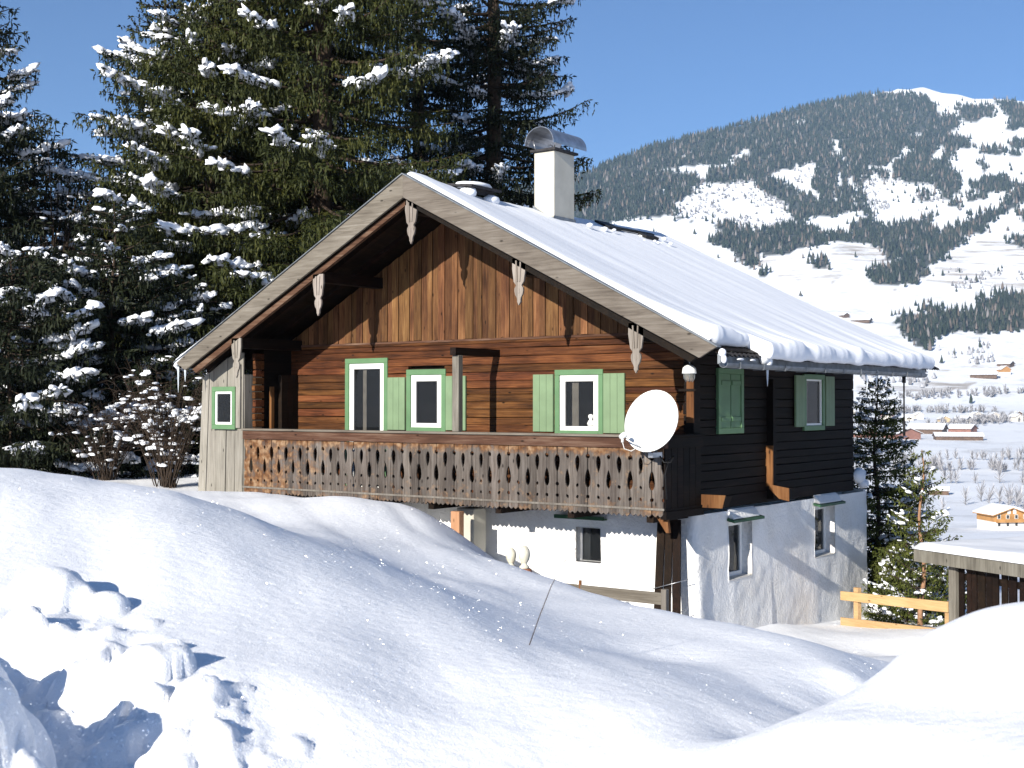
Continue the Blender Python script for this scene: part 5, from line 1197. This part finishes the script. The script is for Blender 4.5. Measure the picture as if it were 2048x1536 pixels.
# ------------------------------------------------------------------ valley and mountain
PL = dict(forest=[[(-775, 2773), (-906, 3240), (-454, 3627), (-35, 3821), (216, 4106), (463, 4341), (692, 4517), (857, 4652), (1072, 4811), (1300, 4970), (1342, 4911), (1341, 4897), (1434, 4910), (1509, 4890), (1562, 4871), (1553, 4778), (1543, 4659), (1599, 4646), (1601, 4606), (1549, 4501), (1505, 4474), (1546, 4395), (1536, 4303), (1451, 4250), (1414, 4184), (1386, 4092), (1360, 3956), (1320, 3793), (1258, 3706), (1260, 3771), (1270, 3901), (1206, 3891), (1169, 3923), (1189, 4039), (1141, 3934), (1117, 3923), (1129, 3999), (1095, 3988), (1039, 3847), (1007, 3684), (996, 3564), (954, 3602), (788, 3532), (763, 3440), (769, 3538), (777, 3603), (775, 3712), (740, 3799), (735, 3907), (629, 3907), (539, 3864), (510, 3755), (450, 3690), (449, 3603), (501, 3527), (424, 3576), (288, 3543), (213, 3483), (-31, 3337), (-454, 2773)], [(493, 3331), (544, 3396), (540, 3483), (576, 3483), (640, 3407), (722, 3462), (757, 3483), (789, 3429), (809, 3466), (810, 3379), (856, 3412), (885, 3412), (914, 3499), (962, 3543), (975, 3499), (1026, 3466), (1076, 3532), (1103, 3521), (1131, 3532), (1168, 3597), (1166, 3564), (1132, 3488), (1118, 3390), (1165, 3434), (1184, 3412), (1212, 3466), (1272, 3564), (1360, 3619), (1425, 3738), (1500, 3847), (1618, 3956), (1546, 3782), (1471, 3716), (1395, 3619), (1271, 3488), (1241, 3412), (1186, 3346), (1105, 3242), (1014, 3087), (918, 2924), (855, 2876), (793, 2888), (829, 2997), (919, 3100), (944, 3216), (912, 3294), (863, 3313), (811, 3301), (783, 3240), (717, 3227), (666, 3178), (613, 3191), (570, 3100), (541, 3289)], [(780, 2623), (822, 2647), (875, 2683), (915, 2653), (963, 2695), (1059, 2804), (1118, 2828), (1236, 2864), (1069, 2478), (983, 2488), (936, 2478), (786, 2448), (747, 2321), (733, 2352), (736, 2478)], [(1631, 4738), (1682, 4791), (1760, 4765), (1717, 4659), (1660, 4580), (1629, 4606), (1599, 4646)], [(1805, 4818), (1842, 4804), (1883, 4804), (1940, 4738), (1874, 4580), (1809, 4567), (1734, 4474), (1732, 4540), (1785, 4699)], [(1660, 4342), (1706, 4402), (1760, 4395), (1718, 4289), (1662, 4289)], [(1523, 4223), (1569, 4289), (1627, 4316), (1587, 4210), (1532, 4210)], [(1628, 4270), (1665, 4250), (1639, 4184), (1605, 4210)], [(1459, 4039), (1514, 4171), (1520, 4157), (1474, 4032)], [(1366, 3836), (1397, 3923), (1446, 3956), (1525, 3956), (1483, 3847), (1390, 3803)], [(1309, 3706), (1347, 3793), (1379, 3782), (1356, 3727)], [(1223, 3651), (1248, 3695), (1279, 3684), (1261, 3651)], [(1415, 3608), (1506, 3684), (1439, 3521), (1377, 3510)], [(1250, 3282), (1285, 3358), (1273, 3303)], [(1260, 3264), (1311, 3379), (1404, 3434), (1334, 3264)], [(1186, 3803), (1206, 3847), (1232, 3825), (1194, 3716), (1171, 3727)], [(705, 3022), (733, 3126), (759, 3100), (737, 3022)], [(891, 3126), (924, 3229), (946, 3203), (910, 3113)], [(585, 2997), (601, 3061), (617, 3048), (602, 2991)], [(827, 3307), (866, 3449), (877, 3423), (854, 3307)]],
 clear=[[(426, 3940), (465, 4006), (564, 4046), (676, 4086), (701, 4152), (737, 4231), (787, 4283), (776, 4204), (752, 4152), (719, 4152), (694, 4046), (623, 4020), (587, 3918), (565, 3907), (566, 3962), (538, 3962), (486, 3984), (450, 3973)], [(573, 4231), (596, 4277), (606, 4264), (583, 4231)], [(549, 4158), (563, 4194), (568, 4178), (554, 4152)], [(987, 4554), (1022, 4620), (1076, 4666), (1022, 4587)], [(430, 3799), (449, 3842), (454, 3799), (440, 3766)], [(787, 3951), (840, 4020), (898, 4033), (935, 4059), (885, 3842), (848, 3777), (826, 3875), (802, 3907)], [(895, 4105), (902, 4039), (952, 4092), (974, 4078), (939, 3988), (911, 3912), (896, 3836), (903, 3782), (885, 3706), (881, 3760), (857, 3782), (839, 3803), (855, 3923)], [(1075, 4355), (1103, 4362), (1078, 4237), (1056, 4052), (1048, 4092), (1058, 4184), (1014, 4171), (1024, 4210), (1057, 4223)], [(1033, 3978), (1030, 3891), (1020, 3803), (964, 3629), (969, 3684), (1007, 3803), (1008, 3869)], [(1011, 3999), (1022, 3988), (982, 3847), (956, 3782), (954, 3803)], [(1109, 4078), (1137, 4078), (1191, 4092), (1221, 4157), (1265, 4197), (1293, 4289), (1326, 4276), (1306, 4210), (1242, 4144), (1205, 4092), (1174, 3999), (1154, 4039), (1119, 4012), (1098, 4012)], [(1352, 4184), (1416, 4289), (1434, 4276), (1382, 4144), (1333, 4105)], [(1376, 4435), (1404, 4415), (1400, 4402), (1369, 4415)], [(1102, 4448), (1113, 4454), (1101, 4415), (1095, 4415)], [(1256, 4474), (1265, 4474), (1252, 4435), (1247, 4435)], [(1319, 4078), (1330, 4078), (1274, 3912), (1267, 3912)], [(962, 4012), (986, 3999), (975, 3967), (960, 3978)], [(943, 3760), (953, 3760), (931, 3673), (926, 3684)], [(1061, 3978), (1081, 3978), (1072, 3950), (1057, 3950)]],
 scrub=[[(450, 3635), (510, 3755), (527, 3853), (629, 3907), (736, 3913), (740, 3799), (775, 3712), (777, 3603), (758, 3516), (722, 3462), (640, 3407), (576, 3483), (540, 3483), (501, 3527), (449, 3603)], [(408, 3603), (450, 3690), (510, 3755), (517, 3853), (469, 3842), (431, 3690)], [(1039, 3847), (1095, 3988), (1129, 3999), (1141, 3934), (1169, 3923), (1206, 3891), (1270, 3901), (1260, 3771), (1233, 3651), (1170, 3586), (1131, 3532), (1098, 3543), (1112, 3619), (1065, 3651), (1008, 3608), (1007, 3684)], [(895, 4105), (974, 4078), (887, 3716), (850, 3901)], [(1048, 3412), (1074, 3466), (1099, 3412), (1094, 3325), (1051, 3264), (1006, 3264)], [(967, 3152), (1050, 3411), (1087, 3436), (1099, 3346), (1054, 3281), (983, 3152)], [(716, 2181), (778, 2358), (843, 2418), (880, 2382), (821, 2193)], [(951, 2852), (1022, 3035), (1200, 3035), (1132, 2864)], [(539, 1996), (563, 2077), (683, 2123), (638, 1984)]],
 brown=[[(788, 3152), (830, 3268), (935, 3255), (910, 3126), (885, 3061), (823, 3087)], [(623, 2973), (651, 3061), (708, 3087), (771, 3009), (728, 2912), (658, 2924)], [(934, 2936), (997, 3035), (1081, 3191), (1194, 3320), (1405, 3333), (1207, 2864), (1113, 2816), (1059, 2864), (1055, 2936)], [(704, 2623), (752, 2719), (852, 2864), (791, 2755), (750, 2671)], [(808, 3372), (869, 3462), (834, 3307), (784, 3242)], [(515, 1937), (559, 2054), (670, 2042), (733, 2042), (712, 1984), (619, 1949), (552, 1926)], [(730, 2158), (875, 2216), (857, 2170), (719, 2112)], [(349, 3364), (385, 3396), (425, 3364), (415, 3331), (361, 3342)], [(596, 3139), (630, 3178), (742, 3152), (635, 3061)]])
def any_in(s, d, polys, jit=0):
    r = np.zeros(np.shape(s), bool)
    if jit: s = s + fbm(s / 60, d / 90, 120, 3) * jit; d = d + fbm(s / 70 + 9, d / 80, 125, 3) * jit * 1.4
    for p in polys: r |= inpoly(s, d, p)
    return r
def far_xyz(x, y):
    s, d = sd_of(x, y); return far_z(s, d)
V, F, ss, ds = polar_grid(rad(-33), rad(33), 440, 42, 9500, 620, lambda x, y: far_xyz(x, y))
# sink the inner rim under the near snow field so the two sheets never share a plane
rim = np.hypot(V[:, 0] + 3, V[:, 1] + 2); V[:, 2] -= (1 - sstep(48, 68, rim)) * 1.2
fo = any_in(ss, ds, PL['forest'], 22) & ~any_in(ss, ds, PL['clear'], 10)
br = any_in(ss, ds, PL['brown'], 25).astype(float)
me = quick_mesh('valley', V, F, None, True)
ca = me.color_attributes.new('cover', 'FLOAT_COLOR', 'POINT')
ca.data.foreach_set('color', np.stack([fo.astype(float), br, any_in(ss, ds, PL['scrub'], 20).astype(float), np.ones(len(ss))], -1).astype(np.float32).ravel())
m, n, b = new_mat('valley snow and woods floor'); L = n.links.new
at = node(n, 'ShaderNodeAttribute'); at.attribute_name = 'cover'; sp = node(n, 'ShaderNodeSeparateColor'); L(at.outputs['Color'], sp.inputs[0])
geo = node(n, 'ShaderNodeNewGeometry')
# bare brown banks showing as broken contour bands
mp = node(n, 'ShaderNodeMapping'); mp.inputs['Scale'].default_value = (.006, .006, .075); L(geo.outputs['Position'], mp.inputs['Vector'])
nz = node(n, 'ShaderNodeTexNoise'); nz.inputs['Scale'].default_value = 1; nz.inputs['Detail'].default_value = 7; nz.inputs['Roughness'].default_value = .68; L(mp.outputs[0], nz.inputs['Vector'])
r1 = ramp(n, [(.46, (0, 0, 0)), (.60, (.75, .75, .75))]); L(nz.outputs[0], r1.inputs[0])
mu = node(n, 'ShaderNodeMath', operation='MULTIPLY'); L(r1.outputs[0], mu.inputs[0]); L(sp.outputs[1], mu.inputs[1])
n2 = node(n, 'ShaderNodeTexNoise'); n2.inputs['Scale'].default_value = .05; n2.inputs['Detail'].default_value = 8; L(geo.outputs['Position'], n2.inputs['Vector'])
rb = ramp(n, [(.35, (.20, .14, .10)), (.65, (.36, .31, .25))]); L(n2.outputs[0], rb.inputs[0])
mp4 = node(n, 'ShaderNodeMapping'); mp4.inputs['Scale'].default_value = (.012, .012, .05); L(geo.outputs['Position'], mp4.inputs['Vector'])
n5 = node(n, 'ShaderNodeTexNoise'); n5.inputs['Scale'].default_value = 1; n5.inputs['Detail'].default_value = 9; n5.inputs['Roughness'].default_value = .75; L(mp4.outputs[0], n5.inputs['Vector'])
rs_ = ramp(n, [(.35, (.62, .63, .65)), (.47, (.86, .88, .91))]); L(n5.outputs[0], rs_.inputs[0])
mx0 = node(n, 'ShaderNodeMix', data_type='RGBA'); L(mu.outputs[0], mx0.inputs[0]); L(rs_.outputs[0], mx0.inputs[6]); L(rb.outputs[0], mx0.inputs[7])
mx1 = node(n, 'ShaderNodeMix', data_type='RGBA'); L(sp.outputs[0], mx1.inputs[0]); L(mx0.outputs[2], mx1.inputs[6]); mx1.inputs[7].default_value = (.07, .075, .07, 1)
L(mx1.outputs[2], b.inputs['Base Color']); b.inputs['Roughness'].default_value = .95; b.inputs['Specular IOR Level'].default_value = .05
me.materials.append(m)
vo = link_mesh('valley_terrain', me); tag(vo, kind='structure')
def side_z(x, y):
    s, d = sd_of(x, y); r = np.hypot(s, d)
    az = np.arctan2(s, d); k = sstep(rad(33), rad(75), np.abs(az))
    return far_z(s, np.maximum(d, 30)) * (1 - k) + (CAM[2] - 6 - .10 * np.minimum(r, 400) + np.maximum(r - 900, 0) * .10 * (.7 + .3 * np.sin(az * 3))) * k
for a0, a1 in ((33, 180), (-180, -33)):
    V, F, ss2, ds2 = polar_grid(rad(a0), rad(a1), 90, 42, 9500, 120, side_z)
    rim = np.hypot(V[:, 0] + 3, V[:, 1] + 2); V[:, 2] -= (1 - sstep(48, 68, rim)) * 1.2
    tag(link_mesh('valley_terrain', quick_mesh('valley side', V, F, [M['snowp']], True)), kind='structure')

# forest: real little conifers, one mass
def forest(name, s, d, hmin, hmax, mat, label, seed, wf=.17, sides=5, group=None, sink=0.0, kind='stuff'):
    rs = np.random.RandomState(seed); x, y = xy_of(s, d); z = far_z(s, d); n = len(s)
    h = rs.uniform(hmin, hmax, n); r = h * wf * rs.uniform(.8, 1.25, n); ph = rs.uniform(0, 6, n)
    P = []
    P.append(np.stack([x + rs.normal(size=n) * .3, y, z + h], -1)[:, None])
    for (zz, rr) in ((.48, .62), (.10 - sink, 1.0)):
        a = ph[:, None] + np.arange(sides)[None] * 2 * PI / sides; j = rs.uniform(.65, 1.3, (n, sides))
        P.append(np.stack([x[:, None] + np.cos(a) * r[:, None] * rr * j, y[:, None] + np.sin(a) * r[:, None] * rr * j, np.repeat((z + h * zz)[:, None], sides, 1) + rs.uniform(-.06, .06, (n, sides)) * h[:, None]], -1))
    V = np.concatenate(P, 1); m_ = 1 + 2 * sides
    f = []
    for k in range(sides):
        k2 = (k + 1) % sides; f += [(0, 1 + k, 1 + k2), (1 + k, 1 + sides + k, 1 + sides + k2), (1 + k, 1 + sides + k2, 1 + k2)]
    F = np.array(f)[None] + (np.arange(n) * m_)[:, None, None]
    o = link_mesh(name, quick_mesh(name, V.reshape(-1, 3), F.reshape(-1, 3), [mat]))
    tag(o, label, 'forest', kind=kind); return o
mf, n, b = new_mat('distant conifer foliage'); L = n.links.new
geo = node(n, 'ShaderNodeNewGeometry'); ri = ramp(n, [(.0, (.018, .026, .018)), (.6, (.035, .045, .030)), (.80, (.055, .06, .045)), (.93, (.15, .115, .095)), (1, (.22, .21, .21))])
L(geo.outputs['Random Per Island'], ri.inputs[0]); L(ri.outputs[0], b.inputs['Base Color']); b.inputs['Roughness'].default_value = .9; b.inputs['Specular IOR Level'].default_value = .05
mb_, n, b = new_mat('bare frosted branches'); L = n.links.new
geo = node(n, 'ShaderNodeNewGeometry'); ri = ramp(n, [(.0, (.13, .125, .13)), (.5, (.29, .285, .30)), (1, (.50, .50, .53))])
L(geo.outputs['Random Per Island'], ri.inputs[0]); L(ri.outputs[0], b.inputs['Base Color']); b.inputs['Roughness'].default_value = .95
rs = np.random.RandomState(77)
def sample(n, d0, d1):
    # even density over the slope inside the part of the valley that can be seen
    d = np.sqrt(rs.uniform(d0 * d0, d1 * d1, n)); a = rs.uniform(.0, .56, n); return a * d, d
s, d = sample(120000, 1700, 5700)
fz = rs.normal(size=len(s)) * 9; fy_ = rs.normal(size=len(s)) * 16
ok = any_in(s + fz, d + fy_, PL['forest'], 24) & ~any_in(s + fz * .5, d + fy_ * .7, PL['clear'], 14)
ok &= rs.rand(len(s)) < .55 + .45 * sstep(-.25, .1, fbm(s / 160, d / 160, 140, 3))
s1, d1 = s[ok], d[ok]; print('forest trees', len(s1))
forest('mountain_forest', s1, d1, 9, 26, mf, 'dark blue-grey conifer forest covering the mountain slopes', 5)
s, d = sample(60000, 1600, 4800)
ok = any_in(s, d, PL['scrub'], 18) & (rs.rand(len(s)) < .45 * sstep(-.3, .3, fbm(s / 80, d / 80, 150, 3)))
forest('mountain_scrub', s[ok], d[ok], 6, 12, mb_, 'pale frosted scrub on the cleared mountain patches', 6, wf=.3)
s, d = sample(5000, 1800, 5400)
ok = (rs.rand(len(s)) < .06) | (any_in(s, d, PL['scrub'], 30) & (rs.rand(len(s)) < .25)); ok &= ~any_in(s, d, PL['clear'])
forest('scattered_conifers', s[ok], d[ok], 9, 18, mf, 'single dark conifers dotted over the open snowy slopes', 8, wf=.24)
# hedges, alder rows and copses on the valley floor
def row(s0, d0, s1_, d1_, n, spread): t = rs.rand(n); return s0 + (s1_ - s0) * t + rs.normal(size=n) * spread, d0 + (d1_ - d0) * t + rs.normal(size=n) * spread
sets = [row(262, 880, 330, 860, 40, 8), row(330, 850, 420, 880, 40, 8), row(210, 700, 300, 715, 12, 9), row(180, 760, 250, 800, 16, 14), row(210, 560, 260, 600, 6, 12), row(190, 520, 230, 590, 14, 10), row(500, 1500, 640, 1640, 140, 12), row(560, 1900, 760, 1950, 90, 14), row(480, 1720, 640, 1730, 90, 10), row(240, 1000, 420, 1010, 26, 5)]
s = np.concatenate([a for a, _ in sets]); d = np.concatenate([b_ for _, b_ in sets])
def bare_trees(s, d, hmin, hmax, label, seed, nb=34):
    rs2 = np.random.RandomState(seed); x, y = xy_of(s, d); z = far_z(s, d); VV = []; FF = []
    for i in range(len(s)):
        h = rs2.uniform(hmin, hmax); base = np.array([x[i], y[i], z[i] - .3]); w0 = .00022 * d[i] + .03
        k = nb; u = rs2.uniform(.15, 1, k); az = rs2.uniform(0, 2 * PI, k); rr = h * .32 * np.sqrt(1 - (u - .45) ** 2 / .75).clip(0.2, 1) * rs2.uniform(.4, 1, k)
        st = base + np.stack([np.zeros(k), np.zeros(k), h * u * .45], -1); en = base + np.stack([np.cos(az) * rr, np.sin(az) * rr, h * u * rs2.uniform(.9, 1.1, k)], -1)
        side = np.stack([-np.sin(az + 1), np.cos(az + 1), np.zeros(k)], -1) * w0
        tri = np.stack([st - side, st + side, en + side * .6, en - side * .6], 1)
        tk = np.array([[base + [-w0 * 1.2, 0, 0], base + [w0 * 1.2, 0, 0], base + [w0 * .6, 0, h * .7], base + [-w0 * .6, 0, h * .7]], [base + [0, -w0 * 1.2, 0], base + [0, w0 * 1.2, 0], base + [0, w0 * .6, h * .7], base + [0, -w0 * .6, h * .7]]])
        VV.append(np.concatenate([tri, tk]).reshape(-1, 3))
    V = np.concatenate(VV); F = np.arange(len(V)).reshape(-1, 4)
    o = link_mesh('valley_trees', quick_mesh('valley trees', V, F, [mb_])); tag(o, label, 'trees', kind='stuff')
bare_trees(s, d, 6, 12, 'frosted leafless trees and hedges in rows across the valley floor', 9)

# ------------------------------------------------------------------ houses in the valley
mw = plain('old farm timber', (.13, .085, .06), .9, noise=.25, scale=.5); mwo = plain('larch facade timber', (.42, .22, .08), .8, noise=.12, scale=.8)
mww = plain('cream render', (.72, .70, .66), .9, noise=.05, scale=.5); mrb = plain('red brown barn wall', (.26, .13, .10), .9, noise=.15, scale=.3); mdk = plain('dark window', (.05, .055, .06), .3)
def valley_house(s, d, W_, D_, Hw, Hr, rot, wall, upper, label, name='farm_building', cat='building', wins=0, lift=0.0, group='farm buildings down in the valley', snow=.5):
    x, y = xy_of(s, d); z = float(far_z(np.array(s), np.array(d))) - .6 + lift
    t = empty(name, (x, y, z), rot); tag(t, label, cat, group)
    mb = MB(); mb.box((-W_ / 2, -D_ / 2, -2), (W_ / 2, D_ / 2, Hw if not upper else Hw * .5)); mb.build('wall', wall, t)
    up = upper or wall; mb = MB(); z0 = Hw * .5 if upper else Hw
    if upper: mb.box((-W_ / 2 - .1, -D_ / 2 - .1, z0), (W_ / 2 + .1, D_ / 2 + .1, Hw))
    mb.prism([(-W_ / 2, Hw), (W_ / 2, Hw), (0, Hw + Hr)], 1, -D_ / 2, D_ / 2); mb.build('gable', up, t)
    k = Hr / (W_ / 2); ov = W_ * .09
    mb = MB(); mb.prism([(0, Hw + Hr + .15), (W_ / 2 + ov, Hw - ov * k + .15), (W_ / 2 + ov, Hw - ov * k - .15), (0, Hw + Hr - .1)], 1, -D_ / 2 - ov, D_ / 2 + ov); mb.prism([(0, Hw + Hr + .15), (0, Hw + Hr - .1), (-W_ / 2 - ov, Hw - ov * k - .15), (-W_ / 2 - ov, Hw - ov * k + .15)], 1, -D_ / 2 - ov, D_ / 2 + ov)
    rf = mb.build('roof', mw if not upper else mwo, t)
    mb = MB(); mb.prism([(0, Hw + Hr + .16 + snow), (W_ / 2 + ov, Hw - ov * k + .16 + snow * .8), (W_ / 2 + ov, Hw - ov * k + .16), (0, Hw + Hr + .16), (-W_ / 2 - ov, Hw - ov * k + .16), (-W_ / 2 - ov, Hw - ov * k + .16 + snow * .8)], 1, -D_ / 2 - ov + .1, D_ / 2 + ov); sn_ = mb.build('roof_snow', M['snowp'], rf); sn_['kind'] = 'stuff'
    if wins:
        for fl in range(2):
            for k in range(wins):
                xx = -W_ / 2 + W_ * (k + .5) / wins; zz = .9 + fl * Hw * .5
                if k == 1 and wins > 3 and fl == 1: pass
                mb = MB(); mb.box((xx - .55, -D_ / 2 - .16, zz), (xx + .55, -D_ / 2 - .11, zz + 1.3)); f_ = mb.build('window', mww, t)
                mb = MB(); mb.box((xx - .4, -D_ / 2 - .19, zz + .12), (xx + .4, -D_ / 2 - .165, zz + 1.18)); mb.build('pane', mdk, f_)
        for xx in (-.9, .9):
            mb = MB(); mb.box((xx - .5, -D_ / 2 - .05, Hw + .1), (xx + .5, -D_ / 2 - .02, Hw + 1.5)); mb.build('window', mww, t)
        mb = MB(); mb.box((-W_ / 2 + .3, -D_ / 2 - 1.2, Hw * .5 - .1), (W_ / 2 - .3, -D_ / 2 - .12, Hw * .5 + .05)); mb.box((-W_ / 2 + .3, -D_ / 2 - 1.2, Hw * .5 + .05), (W_ / 2 - .3, -D_ / 2 - 1.1, Hw * .5 + .9)); mb.build('balcony', mwo, t)
    return t
VH = YAW   # facing the viewer
valley_house(150, 397, 11, 11, 4.6, 1.9, VH + .12, mww, mwo, 'cream house with orange timber upper floor and gable, nearest house in the valley', 'chalet', 'house', 4, 1.0)
valley_house(210, 640, 6, 10, 2.8, 1.3, VH + 1.25, mw, None, 'small hay hut with snowy roof right of the slender young spruce', 'hay_hut', 'hut')
valley_house(398, 1330, 26, 34, 6, 5, VH + .25, mrb, None, 'big red-brown barn in the middle of the distant farm row')
valley_house(362, 1345, 20, 24, 5, 4, VH + .5, mrb, None, 'barn with dark gable at the left end of the distant farm row')
valley_house(452, 1315, 14, 46, 5, 3, VH + 1.45, mw, None, 'long low barn with a wide snowy roof, right of the red-brown one')
valley_house(455, 1420, 20, 36, 6, 5, VH + 1.0, mw, None, 'barn with a steep dark gable behind the long low barn')
valley_house(500, 1440, 16, 26, 5, 4, VH + .8, mrb, None, 'small barn at the right end of the distant farm row')
valley_house(300, 1340, 16, 20, 3, 2.5, VH + .9, mw, None, 'grey low house left of the distant farm row')
valley_house(505, 1735, 12, 12, 5, 3, VH + .7, mw, None, 'lone dark hay barn on the open field above the farm row', 'hay_hut', 'hut')
valley_house(760, 2090, 26, 40, 5, 4, VH + 1.2, mw, None, 'dark farm with a long roof on the terrace below the dark wood')
valley_house(800, 2110, 16, 14, 10, 5, VH + .2, mww, mwo, 'orange gabled farmhouse on the terrace below the dark wood')
valley_house(830, 2180, 18, 22, 5, 4, VH + .8, mw, None, 'brown farm building at the right end of the terrace')
valley_house(690, 2560, 22, 36, 4, 4, VH + 1.1, mw, None, 'brown farmstead on the bright slope above the dark wood')
valley_house(666, 2600, 14, 18, 4, 4, VH + .4, mw, None, 'small brown barn left of the farmstead on the bright slope')
# village at the foot of the slope
rv = random.Random(4); pal = [plain('village cream wall', (.66, .62, .55), .9), plain('village ochre wall', (.55, .42, .25), .9), plain('village pink wall', (.5, .28, .25), .9), mw]
vc = 0
ORD = 'first second third fourth fifth sixth seventh eighth ninth tenth eleventh twelfth thirteenth fourteenth'.split()
for k in range(14):
    s_ = 430 + k * 16 + rv.uniform(-4, 4); d_ = rv.uniform(1560, 1700)
    wi = rv.choice([0, 0, 0, 1, 1, 2, 3])
    t = valley_house(s_, d_, rv.uniform(9, 14), rv.uniform(10, 16), rv.uniform(4, 7), 3, VH + rv.uniform(-.6, 1.4), pal[wi], None, 'tiny %s village house, %s from the left at the hazy foot of the slope' % (['cream', 'ochre', 'pink', 'brown'][wi], ORD[k]), 'village_house', 'house', group='tiny houses of the far village')

# ------------------------------------------------------------------ haze over the valley
hz = MB(); hz.box((-9700, -9700, -420), (9700, 9700, 1300))
m = bpy.data.materials.new('valley haze'); m.use_nodes = True; n = m.node_tree; n.nodes.clear()
pv = node(n, 'ShaderNodeVolumePrincipled'); pv.inputs['Color'].default_value = (.45, .69, 1.0, 1); pv.inputs['Density'].default_value = 7e-5; pv.inputs['Anisotropy'].default_value = 0.0
ou = node(n, 'ShaderNodeOutputMaterial'); n.links.new(pv.outputs[0], ou.inputs['Volume'])
hzo = hz.build('haze', m); tag(hzo, 'thin bluish haze filling the valley air', 'haze', kind='stuff')
